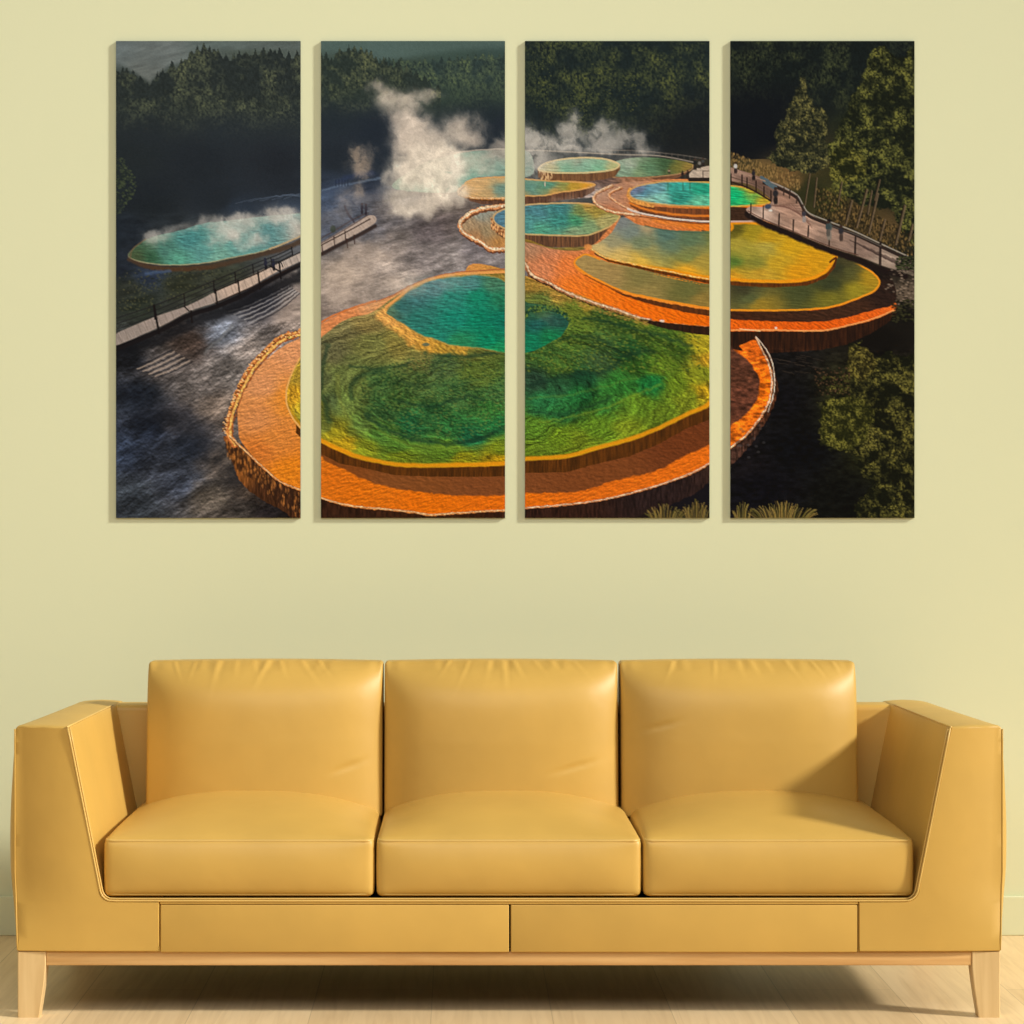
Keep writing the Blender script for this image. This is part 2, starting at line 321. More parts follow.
def wall(top, h, c=(84, 48, 26), c2=(40, 24, 16), seed=0, light=.3, taper=1):
    n = len(top)
    hs = h if isinstance(h, (list, tuple)) else [h] * n
    pts = list(top) + [(x, y + hh) for (x, y), hh in reversed(list(zip(top, hs)))]
    w, d = sdf(pts, jit=.5, js=3, smooth=False)
    m = sm(.6, -.6, d)
    r = fbm(XX[w] / 1.5, YY[w] / 14, seed, 2)
    t = np.clip((r - .5) * 2.4 * light + .5, 0, 1)[..., None]
    put(w, m, col(c2) * (1 - t) + col(c) * t)
# ---- far back pools under steam
poly([(392, 186), (420, 165), (450, 155), (480, 150.5), (512, 150), (530, 153), (530, 176), (480, 177), (465, 184), (455, 192), (420, 192)], [(470, 170, (104, 160, 146)), (500, 165, (120, 160, 150)), (440, 180, (110, 165, 150)), (500, 153, (120, 124, 122)), (405, 186, (80, 130, 120))], .14, 0, 6, 2, 1, emb=False)
stroke([(455, 153), (480, 150), (512, 149), (532, 151)], (150, 146, 140), 1.4, jit=.4)
poly([(612, 164), (625, 159), (645, 157), (665, 158.5), (682, 161), (693, 164.5), (690, 169), (678, 173.5), (655, 176), (630, 177.5), (606, 177)], [(625, 168, (128, 160, 140)), (650, 168, (84, 130, 96)), (665, 163, (50, 86, 56)), (680, 166, (108, 108, 44)), (688, 167, (150, 120, 50)), (640, 174, (120, 150, 110))], .15, 0, 6, 1.5, 2)
wall([(606, 176), (630, 177.5), (655, 176.5), (678, 174), (690, 169.5)], [9, 8, 6, 4, 2], (132, 84, 56), (90, 56, 40), 2)
stroke([(606, 177), (630, 178), (655, 176.7), (678, 174), (691, 169.5), (693, 165)], (196, 150, 96), 1.0, jit=.3, alpha=.8)
stroke([(530, 150), (570, 152), (620, 154.5), (660, 156), (695, 162.5)], (172, 158, 144), 1.1, alpha=.75)
stroke([(600, 150), (640, 151), (680, 155), (706, 159)], (110, 102, 96), .9, alpha=.7)
for x in range(600, 700, 6): stroke([(x, 151 + max(0, x - 650) * .12), (x, 156 + max(0, x - 650) * .12)], (96, 88, 84), .7, alpha=.6, smooth=False)
# ground between pools
poly([(536, 182), (600, 178), (650, 178), (650, 190), (605, 196), (560, 200), (505, 203), (500, 196)], [(600, 183, (92, 66, 60)), (560, 197, (110, 84, 76)), (640, 182, (160, 100, 66)), (595, 195, (176, 160, 160)), (510, 200, (88, 70, 60))], .25, 0, 5, 2, 4, jit=1)
# round pool at the back
J = [(538, 170), (544, 163.4), (559, 159.3), (583, 157), (605, 158.6), (618, 163), (619.5, 166.5), (615, 169.5), (605.6, 171.4), (590, 173), (570, 173.4), (551.6, 172.8)]
wall([(538, 168), (551.6, 172.5), (570, 173), (590, 173), (605.6, 171), (615, 169.5), (620, 165)], [9, 9, 9, 8.5, 8, 7, 5], (150, 98, 56), (84, 52, 36), 1, .4)
for i in range(60): 
    x = rs.uniform(538, 552); dab(x, rs.uniform(169, 180), .9, 2.2, (224, 176, 120) if rs.rand() < .5 else (120, 70, 40), .7)
w, d = poly(J, [(550, 167, (190, 180, 140)), (565, 168, (120, 178, 150)), (585, 165, (120, 180, 156)), (600, 166, (110, 184, 150)), (612, 166, (180, 180, 120)), (580, 160, (150, 160, 140))], .12, 0, 6, 1.5, 3)
put(w, sm(1.3, .3, np.abs(d + .6)) * .9, (222, 190, 130))
# tan and blue pool
I_ = [(458, 193), (463, 187), (467, 181), (481, 177.5), (505.5, 176.7), (525, 178.5), (551.6, 180.5), (575, 181.5), (592, 183), (594.5, 186), (583, 189.5), (559, 193), (543.8, 196), (525, 196.5), (505.5, 198.5), (481, 198.5), (465.6, 196)]
wall([(468, 196), (481, 198), (505.5, 198), (525, 196), (543.8, 196), (559, 192.5), (583, 189.5), (595, 186)], [4, 6, 7, 8, 8, 8, 8, 5], (124, 78, 54), (70, 44, 36), 2, .5)
w, d = poly(I_, [(468, 188, (214, 160, 94)), (480, 184, (216, 170, 110)), (500, 180, (206, 166, 110)), (490, 193, (196, 158, 104)), (500, 189, (96, 144, 138)), (510, 186, (90, 140, 140)), (530, 188, (84, 142, 132)), (550, 187, (70, 144, 126)), (565, 184, (130, 140, 70)), (575, 185, (196, 150, 40)), (590, 185.5, (228, 150, 28)), (520, 193, (190, 160, 100)), (555, 192, (200, 150, 70))], .1, 0, 6, 1.5, 3, p=4)
put(w, sm(1.2, .2, np.abs(d + .5)) * .85, (228, 160, 84))
crustline([(463, 186), (458, 192), (464, 196), (481, 198.5), (505, 198.5)], 2.2, seed=3)
dab(545, 184, .9, 3, (220, 200, 180), .8)
# blue green pool with its apron
AP = [(459, 224), (464, 217), (475, 210), (489, 206.5), (505, 205.5), (520, 205), (520, 246), (505, 249), (490.6, 249), (481, 243), (470, 237), (462, 232)]
w, d = poly(AP, [(470, 222, (168, 138, 104)), (480, 214, (140, 146, 140)), (485, 232, (150, 132, 100)), (500, 243, (190, 128, 62)), (478, 236, (176, 120, 74))], .15, 40, 4, 2, 4)
crustline([(505, 206), (489, 207.5), (475, 211), (465, 217), (460, 224), (463, 232), (472, 238), (482, 243), (490, 249), (505, 249)], 4, (248, 214, 176), (222, 140, 84), (110, 60, 36), 4)
H = [(493, 219.7), (495, 213.4), (504.7, 208.7), (525, 204.8), (550, 203), (575, 202.5), (592, 204), (606, 208.7), (618, 214.5), (619.7, 218), (614, 224), (605.6, 229), (590, 235), (575, 236.5), (550, 235.6), (525, 234.5), (505.5, 229), (497, 225)]
wall([(492, 218), (497, 225), (505.5, 229), (525, 234.5), (550, 236), (575, 236.5), (590, 235), (605.6, 229), (614, 224), (621, 217)], [6, 9, 10, 10, 11, 11, 11, 11, 11, 8], (138, 84, 50), (66, 44, 34), 5, .5)
for i in range(110): 
    x = rs.uniform(491, 506); dab(x, 219 + (x - 491) * .7 + rs.uniform(-1, 9), 1.0, 1.5, (240, 170, 104) if rs.rand() < .55 else (150, 84, 40), .8)
w, d = poly(H, [(499, 219, (70, 120, 150)), (515, 214, (66, 124, 146)), (535, 211, (62, 126, 142)), (560, 210, (50, 126, 134)), (560, 220, (46, 136, 130)), (530, 222, (66, 142, 146)), (540, 231, (70, 160, 132)), (575, 222, (50, 142, 104)), (590, 226, (120, 156, 110)), (582, 211, (110, 132, 70)), (597, 212, (164, 140, 52)), (605, 222, (170, 160, 96)), (575, 232, (130, 160, 120)), (588, 206, (190, 140, 56))], .2, -12, 5, 1.6, 6, warp=5, p=4)
put(w, sm(1.3, .2, np.abs(d + .5)) * .85, (222, 168, 100))
poly([(522, 238), (550, 247), (585, 247), (575, 252), (540, 252), (522, 250)], (150, 120, 30), .2, 0, 5, 2, 1, alpha=.7)
# ---- orange tiers on the right
T1 = [(506, 240), (530, 243), (560, 250), (590, 247), (630, 215), (700, 228), (720, 300), (790, 312), (850, 300), (882, 290), (893, 300), (896, 309), (872, 320), (847, 326), (821, 331), (771, 331), (731, 331), (709, 328), (664, 324), (637, 318), (617, 311), (584, 301), (563, 293), (549, 284), (532, 277), (520, 262)]
wall([(637, 317), (664.5, 323), (709.5, 327), (731, 330), (771, 330), (821, 330), (847, 325.5), (872, 319), (896, 309)], [3, 7, 12, 22, 23, 20, 19, 14, 8], (66, 36, 22), (26, 17, 15), 3, .4)
poly(T1, [(530, 252, (176, 124, 92)), (550, 256, (200, 124, 86)), (540, 270, (206, 130, 90)), (565, 265, (228, 124, 62)), (575, 285, (234, 120, 40)), (600, 295, (238, 116, 26)), (640, 308, (240, 110, 18)), (690, 318, (236, 106, 14)), (740, 325, (226, 96, 20)), (820, 327, (224, 92, 20)), (870, 315, (226, 96, 26)), (892, 306, (234, 110, 40))], .16, 20, 4, 1.6, 5)
# brown shade band right
poly([(653, 300), (686, 306), (712, 310), (760, 311), (800, 311), (834, 307), (864, 296), (879, 284), (872, 268), (884, 268), (896, 290), (893, 304), (872, 310.6), (847, 317), (821.6, 321.5), (776, 321.5), (731, 319), (709, 316), (680, 311)], [(731, 315, (62, 36, 24)), (850, 310, (64, 40, 28)), (885, 290, (44, 30, 26)), (690, 310, (96, 50, 22)), (880, 270, (30, 24, 22))], .2, 0, 5, 2, 2, jit=.8)
crustline([(522, 259), (526, 264), (532, 276), (549, 283.5), (563, 292), (584, 300.5), (600, 306), (617.7, 311), (637, 318), (650, 321)], 4.4, (246, 226, 206), (196, 136, 96), (70, 44, 34), 7)
stroke([(650, 321), (664, 323), (709, 327.5), (731, 330), (771, 330), (822, 330.5), (847, 325.5), (872, 319), (895, 310)], (240, 150, 84), 1.6, jit=.5, brk=.5)
dab(662, 321, 3, 1.6, (232, 206, 190)); dab(776, 328, 1.6, 1.3, (232, 206, 190))
stroke([(740, 329), (760, 331)], (250, 190, 140), 1.0); 
# olive pool
F2 = [(574, 263), (579, 257), (588, 254), (608, 262), (637, 268), (666.5, 275.7), (690, 280.5), (712, 284), (783.5, 285), (804, 281.4), (821.6, 275), (832, 268), (838, 258), (850.7, 260.5), (869.7, 270), (880, 281), (875.4, 290.4), (864.7, 296), (834, 306.8), (796, 310.6), (731, 310.6), (709.5, 308.5), (686, 305), (653, 299), (621.6, 291.3), (598, 280.5), (582.5, 272)]
wall([(598, 280.5), (621.6, 291), (653, 299), (686, 305), (709.5, 308.5)], [1, 4, 6, 7, 7], (120, 62, 24), (60, 34, 20), 2)
w, d = poly(F2, [(590, 262, (164, 138, 86)), (610, 275, (160, 134, 84)), (640, 280, (128, 118, 70)), (640, 292, (150, 130, 76)), (690, 292, (104, 104, 58)), (700, 302, (144, 120, 60)), (750, 297, (88, 96, 60)), (745, 290, (60, 58, 40)), (800, 290, (70, 76, 44)), (830, 285, (56, 62, 40)), (830, 298, (116, 110, 40)), (760, 306, (150, 124, 44)), (855, 290, (150, 136, 40)), (850, 272, (84, 84, 46)), (870, 280, (170, 136, 36)), (840, 268, (52, 54, 38)), (845, 262, (70, 66, 42))], .09, 0, 9, 1.3, 4, warp=4, p=3.6)
put(w, sm(1.5, .3, np.abs(d + .6)) * sm(262, 268, YY[w] + sm(700, 600, XX[w]) * 20) * sm(-999, 0, YY[w]) * np.where((YY[w] < 288) & (XX[w] > 600) & (XX[w] < 838) & (YY[w] < 262 + (XX[w] - 600) * .22), 0, 1) * np.where((XX[w] > 700) & (XX[w] < 842) & (YY[w] < 290), 0, 1), (238, 146, 34))
stroke([(574, 264), (580, 271), (598, 281), (622, 292), (653, 299.5), (686, 305.5), (709, 309)], (238, 140, 48), 1.8, jit=.5, js=3, brk=.5)
stroke([(585, 275), (598, 282), (622, 293)], (150, 76, 24), 1.2, jit=.4, brk=.5)
# tiers round the emerald pool
H1 = [(593, 198), (599, 191), (612, 185), (640, 181), (700, 180), (760, 196), (775, 224), (750, 233), (709.5, 231), (668, 225), (640, 219), (613.4, 213.5), (599, 206.5)]
poly(H1, [(605, 198, (186, 134, 108)), (620, 190, (180, 124, 96)), (620, 207, (196, 134, 104)), (640, 216, (224, 130, 70)), (660, 221, (238, 122, 34)), (700, 228, (240, 118, 20)), (640, 205, (214, 124, 60)), (760, 228, (236, 122, 24)), (615, 213, (186, 96, 50))], .12, 0, 4, 1.6, 6)
crustline([(612, 185.5), (599, 191.5), (593.5, 198), (599, 206), (613.4, 212), (628, 214), (640, 215)], 2.2, (240, 196, 156), (214, 140, 90), (150, 80, 40), 2)
crustline([(622, 187), (611, 192), (609, 196), (618, 203), (629, 209), (640, 213)], 1.8, (240, 190, 150), (214, 134, 80), (150, 76, 36), 5)
# white edge line under emerald pool
wall([(630, 200), (640, 204), (649, 206), (676, 208), (709.5, 209), (752, 210)], [6, 8, 9, 11, 12, 12], (150, 74, 30), (92, 48, 26), 4, .5)
stroke([(630, 203), (645, 209), (668, 213.5), (690, 215.5), (709, 216)], (232, 118, 26), 2.2, jit=.5, soft=.8)
stroke([(640, 212.5), (668, 218.3), (690, 220.5), (709.5, 221.8), (752, 221.8)], (70, 40, 32), 3.0)
stroke([(628, 209), (640, 213), (668, 218), (690, 220.3), (709.5, 221.5), (752, 221)], (222, 200, 190), 1.8, jit=.3, brk=.3)
stroke([(640, 216.5), (668, 220.5), (700, 223.6), (752, 224)], (110, 50, 24), 1.0, alpha=.8)
EM = [(629, 193), (635, 187), (652.5, 182.5), (676, 181), (709.5, 182), (730, 185), (748, 187.6), (763, 195), (771, 201), (763, 205), (731, 207), (709.5, 207), (676, 205.8), (649, 203), (634, 199)]
stroke([(630, 190), (629, 196), (636, 202), (652, 205.5)], (236, 150, 60), 4, jit=.5, brk=.3, var=.3)
w, d = poly(EM, [(638, 191, (96, 110, 150)), (645, 193, (74, 140, 172)), (660, 199, (120, 196, 186)), (655, 188, (90, 150, 170)), (680, 186, (40, 170, 160)), (680, 197, (30, 140, 126)), (700, 190, (20, 160, 130)), (700, 201, (90, 196, 160)), (735, 196, (16, 176, 118)), (745, 203, (40, 180, 110)), (752, 196, (110, 170, 80)), (764, 199, (180, 150, 44)), (750, 190, (180, 150, 50)), (645, 201, (150, 190, 160))], .22, 0, 7, 1.5, 2, warp=4, p=4)
put(w, sm(1.2, .2, np.abs(d + .5)) * .85, (226, 160, 72))
for x in (668, 683, 690): stroke([(x, 183), (x, 190)], (40, 90, 60), 1.4, alpha=.5)
# ---- yellow pool
F = [(588, 247), (600, 242), (612, 232), (622, 217), (637, 224), (660, 229), (684, 230.6), (712, 231), (730, 228), (730, 222), (750, 221), (763, 222.5), (782, 229.5), (801, 237), (820, 244.7), (837, 254.5), (834, 262), (826, 273), (807, 281), (772.6, 283), (731, 281), (709.5, 279), (690, 276), (660.6, 270), (637, 265), (608, 258.5), (594, 252)]
wall([(594, 252), (608, 258.5), (637, 265), (660.6, 270), (690, 276), (709.5, 279), (731, 281), (772.6, 283), (807, 281), (826, 273), (835, 262)], [2, 3, 3.5, 4, 4, 5, 4.5, 4.5, 4.5, 5, 5], (128, 66, 20), (54, 32, 18), 6)
w, d = poly(F, [(600, 249, (206, 178, 110)), (620, 256, (214, 180, 100)), (640, 261, (220, 178, 74)), (690, 272, (232, 168, 44)), (700, 262, (170, 148, 66)), (610, 240, (150, 146, 110)), (622, 222, (120, 128, 132)), (632, 230, (112, 130, 126)), (640, 242, (112, 130, 96)), (665, 234, (74, 112, 104)), (672, 243, (92, 120, 96)), (650, 252, (150, 146, 86)), (690, 240, (86, 116, 84)), (690, 254, (118, 128, 72)), (645, 226, (170, 150, 110)), (735, 229, (90, 84, 30)), (750, 232, (160, 140, 36)), (770, 236, (190, 150, 34)), (790, 245, (206, 160, 32)), (740, 245, (170, 154, 60)), (735, 262, (84, 116, 50)), (755, 262, (130, 130, 54)), (780, 262, (196, 158, 42)), (812, 262, (210, 152, 28)), (760, 274, (196, 156, 50)), (735, 276, (216, 156, 40)), (800, 272, (216, 150, 26)), (745, 252, (160, 150, 60)), (765, 248, (176, 160, 70))], .09, 5, 9, 1.6, 1, warp=5, p=3.8)
put(w, sm(2.6, .6, np.abs(d + 1.6)) * .9 * np.where(XX[w] > 722, 1, sm(262, 270, YY[w])), (240, 150, 24))
crustline([(588, 247), (596, 252), (608, 258.5), (637, 265), (661, 270), (690, 276), (709, 279)], 1.6, (246, 200, 120), (234, 140, 40), (130, 60, 20), 4, shade=False)
dab(588, 247, 5, 3.5, (236, 140, 60), .9); dab(592, 253, 3, 3, (224, 116, 40), .9)
stroke([(645, 226), (672, 231), (709, 233)], (60, 90, 70), 1.4, alpha=.6)
stroke([(830, 262), (836, 258), (834, 266)], (80, 40, 20), 2)
# emerald surroundings right + dark box
poly([(728, 208), (748, 208), (752, 214), (764, 220), (728, 220)], (60, 40, 30), .2, 0, 5, 2)
stroke([(728, 221.5), (762, 221)], (190, 160, 150), 1.6)
# ---- boardwalk, right
stroke([(747, 214), (763, 223), (791, 235), (828, 250), (858, 260), (877, 268), (905, 276)], (30, 22, 22), 6, soft=1.5, jit=1)
D2 = [(722, 166), (746, 172), (763, 178), (777, 184), (795.5, 194), (803, 208), (809, 213.5), (828, 223.5), (854.5, 235), (881, 246.6), (916, 262), (916, 275), (900, 271.4), (877, 263.8), (858, 256), (828, 246.6), (791.6, 231.4), (763, 220), (747, 211.4), (750, 206.6), (763, 206.6), (771, 201.5), (764, 193), (748, 184), (722, 179)]
w, d = poly(D2, [(730, 172, (150, 120, 108)), (760, 184, (120, 92, 82)), (770, 190, (110, 86, 76)), (785, 200, (156, 120, 104)), (790, 212, (176, 140, 124)), (765, 212, (186, 160, 148)), (800, 225, (180, 146, 130)), (830, 238, (150, 124, 112)), (860, 247, (140, 116, 106)), (890, 260, (164, 144, 132)), (912, 268, (90, 80, 70))], .22, -70, 3, 12, 3, jit=.3, emb=False)
for k in range(9): stroke([(768 + k * 3, 206 - k * .2), (800 + k * 1.5, 203 + k * 3.1)], (108, 76, 68), 1.0, alpha=.45, jit=.5)
for k in range(7): stroke([(850 + k * 7, 240 + k * 3), (880 + k * 6, 256 + k * 3)], (66, 52, 50), 1.2, alpha=.6, jit=.5)
FR2 = [(764, 180), (776, 184), (790, 190.5), (798, 196), (803, 204.7), (809, 213), (828, 221), (854.5, 231.4), (881, 243.8), (916, 260)]
stroke([(x, y + 3) for x, y in FR2], (48, 38, 36), 3.2); stroke(FR2, (150, 142, 134), 1.1)
stroke([(762, 178), (768, 183), (775, 187)], (84, 100, 110), 4.5, jit=1)
for (x, y, h) in ((790, 190, 8), (797, 196, 7), (784, 188, 7), (803, 205, 9)): stroke([(x, y), (x - .5, y + h)], (60, 44, 40), 1.4, smooth=False)
stroke([(728, 169), (746, 174.5), (765, 181)], (160, 130, 112), 1.0); stroke([(728, 181), (746, 187), (758, 193), (771, 201)], (50, 34, 30), 1.8)
stroke([(728, 176), (747, 182), (760, 187), (772, 197)], (96, 76, 66), 1.0)
for (x, y) in ((731, 174), (742, 175), (747, 178), (756, 181), (764, 187), (771, 191)): stroke([(x, y), (x, y + 10)], (46, 32, 30), 1.5, smooth=False)
for (x, a, b, wd) in ((750.5, 204, 217, 1.4), (763, 206, 219, 1.2), (778.7, 214, 227, 1.6), (793, 220, 232, 1.6), (808, 226, 236.5, 1.6), (829, 228, 246, 1.6), (855, 237, 254, 2.0), (880, 243, 265, 2.6)):
    stroke([(x + .5, a), (x, b)], (46, 36, 34), wd, smooth=False)
stroke([(748, 211), (763, 219), (792, 231), (829, 246), (858, 255)], (88, 60, 52), 1.0)
stroke([(828, 224), (842, 230), (855, 234), (881, 246)], (90, 84, 80), 1.0, alpha=.8)
def folk(x, y, h, top=(44, 42, 46), bot=(40, 34, 34), head=(60, 44, 38)):
    dab(x, y + h * .09, h * .10 + .3, h * .10 + .3, head); dab(x, y + h * .36, h * .16 + .4, h * .24, top); dab(x - .6, y + h * .74, h * .08 + .3, h * .28, bot); dab(x + .9, y + h * .74, h * .08 + .3, h * .28, bot)
folk(775.5, 187, 18); folk(804, 209, 14, (60, 56, 66), (150, 140, 140)); folk(829, 219, 22, (74, 84, 84), (130, 120, 112), (24, 22, 24)); folk(841, 225, 17, (48, 46, 52), (74, 60, 56)); folk(753.5, 169, 12); folk(735.5, 162, 12, (190, 186, 186), (54, 44, 44)); folk(828, 221, 16, (58, 70, 74), (90, 84, 80))
dab(768, 206.5, 4.2, 3, (60, 72, 92)); dab(770.5, 210.5, 2.4, 1.4, (214, 210, 206))
poly([(690, 178), (691, 172), (698, 168), (716, 166), (716, 178)], (190, 170, 154), .1, 0, 4, 2, jit=.2)
stroke([(690, 179.5), (716, 179.5)], (32, 26, 26), 4); stroke([(703, 171), (716, 171)], (70, 56, 50), .9); stroke([(703, 171), (703, 178)], (70, 56, 50), .9, smooth=False)
for (x, y, h, t) in ((695, 158.5, 12, (26, 28, 30)), (699.5, 160, 9, (120, 116, 112)), (703, 158, 9, (60, 62, 64)), (682.5, 170.5, 9, (36, 28, 28)), (687.8, 170, 9.5, (34, 28, 30)), (669, 169, 5, (150, 120, 100))): folk(x, y, h, t)
# rocks at right
for i in range(160):
    x = rs.uniform(882, 916); y = rs.uniform(270, 306)
    if x < 884 + abs(y - 285) * .5: continue
    dab(x, y, 1.6, 1.0, (140, 122, 108) if rs.rand() < .4 else (40, 34, 30), .6)
for i in range(200):
    dab(rs.uniform(896, 916), rs.uniform(256, 270), 1.6, .9, (58, 64, 40) if rs.rand() < .5 else (18, 22, 16), .7)
for i in range(150):
    dab(rs.uniform(892, 916), rs.uniform(300, 322), 2, 1.2, (60, 60, 36) if rs.rand() < .5 else (16, 18, 14), .6)
# ---- the great terrace in front
OUT = [(299.5, 332), (291, 333), (276, 340), (263, 351.5), (250, 366.6), (239, 386), (233, 401), (226, 418), (225, 433), (227, 446), (233, 459), (241.5, 480), (256.5, 493), (271.5, 503), (284.5, 509), (305, 516), (330, 524), (640, 524), (690, 500), (735, 466), (762, 440), (775, 402), (776, 380), (770, 360), (757, 336), (720, 345), (500, 268), (462, 271.5), (437, 275.5), (411.6, 284.5), (386, 297.5), (348, 309), (321.4, 322)]
ORG = [(299.5, 338), (282, 347), (267, 359), (254, 373), (243.6, 390), (238, 407.4), (238, 424.6), (240.4, 439.6), (252, 454.7), (267, 469.7), (280, 480.5), (299.5, 489), (321.4, 497.3), (348, 505), (386, 508.7), (411.6, 511), (429, 514.5), (452, 513), (482.7, 511), (505.5, 510), (525, 507.4), (558, 505), (599, 500), (637, 491), (667, 482), (693, 472), (709.3, 463), (730.7, 446.5), (745.4, 435), (758, 420), (768, 402), (771, 382), (768.5, 364), (762, 350), (755, 340), (740, 345), (720, 345), (500, 268), (462, 272.4), (437, 276.5), (411.6, 285.5), (386, 298.5), (348, 310), (321.4, 324)]
w, d = poly([(299, 480), (284, 486), (262, 470), (240, 448), (224, 436), (230, 455), (240, 480), (258, 497), (285, 512), (330, 530), (560, 530), (640, 516), (690, 496), (709, 482), (745, 452), (772, 410), (777, 380), (760, 350), (700, 400), (500, 450), (320, 460)], [(240, 470, (120, 72, 34)), (270, 495, (70, 42, 26)), (330, 510, (52, 30, 20)), (450, 516, (52, 28, 14)), (560, 512, (48, 28, 22)), (660, 490, (40, 28, 28)), (740, 450, (60, 40, 34)), (772, 400, (70, 40, 26))], .5, 90, 8, 1.4, 2, emb=False, jit=1.5, js=5)
for i in range(520):
    t = rs.rand(); x = 226 + t * 76; y = 432 + t * 62 + rs.uniform(2, 26)
    dab(x, y, 1.2, 3.0, (206, 130, 62) if rs.rand() < .22 else (52, 32, 22), .45)
w, d = poly(ORG, [(290, 350, (218, 150, 104)), (262, 385, (214, 146, 98)), (256, 420, (210, 138, 84)), (275, 440, (214, 132, 60)), (290, 400, (226, 140, 50)), (260, 450, (206, 118, 50)), (290, 470, (226, 130, 30)), (330, 478, (218, 112, 24)), (360, 495, (220, 112, 20)), (430, 505, (228, 112, 16)), (500, 503, (228, 110, 18)), (600, 490, (222, 108, 24)), (680, 465, (226, 110, 24)), (740, 425, (236, 112, 24)), (765, 385, (240, 112, 20)), (755, 355, (226, 104, 26)), (440, 276, (220, 150, 80)), (340, 318, (214, 134, 84)), (380, 302, (216, 150, 96)), (530, 285, (176, 130, 60))], .16, -25, 4.0, 1.8, 5, warp=3)
# left crust
for k, (ofs, c, wd) in enumerate(((0, (176, 100, 52), 7), (-2.2, (232, 150, 84), 2.2), (1.4, (240, 176, 96), 2.4), (3.4, (150, 82, 40), 1.2))):
    stroke([(x + ofs, y + ofs * .7) for x, y in ((306, 328), (299.5, 333.5), (289, 336), (277, 342), (265, 353.5), (252, 368.5), (241, 388), (235, 403), (230, 420), (229, 434), (234, 444))], c, wd, jit=1.2, js=4, seed=k, brk=.5, var=.35)
for i in range(120):
    t = rs.rand(); q = [(299, 331), (277, 338), (262, 352), (249, 367), (238, 387), (231, 403), (225, 420), (223, 434)]
    a = int(t * 7); f = t * 7 - a; x = q[a][0] * (1 - f) + q[a + 1][0] * f; y = q[a][1] * (1 - f) + q[a + 1][1] * f
    dab(x + rs.uniform(-1, 3), y + rs.uniform(-1, 3), 1.3, .9, (248, 196, 140) if rs.rand() < .5 else (96, 56, 32), .8)
crustline([(230, 436), (240, 446), (252, 457), (267, 471), (280, 481.5), (299.5, 490), (321.4, 498), (348, 505.5), (386, 509.5), (411.6, 512), (429, 515), (452, 513.5), (482.7, 511.5), (505.5, 510.5)], 2.0, (226, 178, 130), (206, 128, 66), (60, 32, 18), 2)
crustline([(525, 508), (558, 505.5), (599, 500.5), (637, 491.5), (667, 482.5), (693, 472.5), (709.3, 463.5), (731, 447.5), (745.4, 436), (758, 421), (769, 402), (772, 382), (769, 364), (762, 350), (756, 338)], 1.9, (224, 186, 154), (200, 124, 76), (50, 30, 22), 6)
stroke([(756, 337), (762, 344), (770, 356), (774, 372), (774, 392), (768, 412)], (206, 184, 168), 1.0, jit=.5, brk=.4)
stroke([(348, 309.5), (386, 298), (411.6, 285), (437, 276), (462, 272), (505, 269)], (176, 104, 64), 1.2, jit=.5)
stroke([(322, 322), (335, 315), (352, 308), (375, 301)], (206, 116, 60), 2.0, jit=.5)
# shade on the orange tier below the green pool wall
w, d = sdf([(300, 428), (321.4, 456.6), (340.5, 468), (373.5, 483), (411.6, 491), (449.7, 494.7), (487.8, 496), (525, 493.5), (578.5, 491), (616.6, 479.5), (657, 470.6), (680, 458), (709.3, 444), (731, 425), (745, 415), (757, 399), (759.4, 382), (753, 366.5), (740, 354), (726, 345), (700, 360), (600, 420), (450, 440), (350, 430)], jit=1.6, js=5, seed=3)
put(w, sm(1.2, -1.2, d) * .93, np.clip(field(w, [(340, 462, (120, 66, 30)), (400, 483, (122, 72, 38)), (500, 487, (118, 68, 38)), (600, 475, (114, 64, 34)), (690, 440, (100, 52, 28)), (740, 400, (86, 52, 44)), (740, 370, (76, 48, 40))]) * tex(w, .12, 0, 4, 2, 3)[..., None], 0, 1))
# green pool
GR = [(299, 359), (289, 379), (285.4, 397), (289, 412), (299.3, 427.4), (310, 437), (321.4, 443), (340.5, 452), (361, 459.5), (394, 466), (424, 467.5), (462, 466.8), (505.5, 465.4), (525, 461), (566, 458.3), (596, 450), (629, 441.4), (657, 431), (687.7, 416), (709.3, 406), (718, 390), (721, 365), (717, 345), (709.5, 335), (667, 326), (642, 320), (624, 312.6), (599, 305), (573, 297), (548, 288), (530, 279), (505, 272), (488, 273), (462, 274.5), (437, 278.5), (411.6, 288), (390, 300), (371, 313), (348, 318.5), (330.3, 330), (312, 346)]
wall([(296, 424), (310, 437), (321.4, 443), (340.5, 452), (361, 459.5), (394, 466), (424, 467.5), (462, 466.8), (505.5, 465.4), (525, 461), (566, 458.3), (596, 450), (629, 441.4), (657, 431), (687.7, 416), (709.3, 406), (719, 392)], [9, 10, 11, 12, 8, 9, 9, 10, 11, 12, 14, 14, 15, 14, 12, 14, 10], (112, 62, 20), (58, 34, 14), 3, .42)
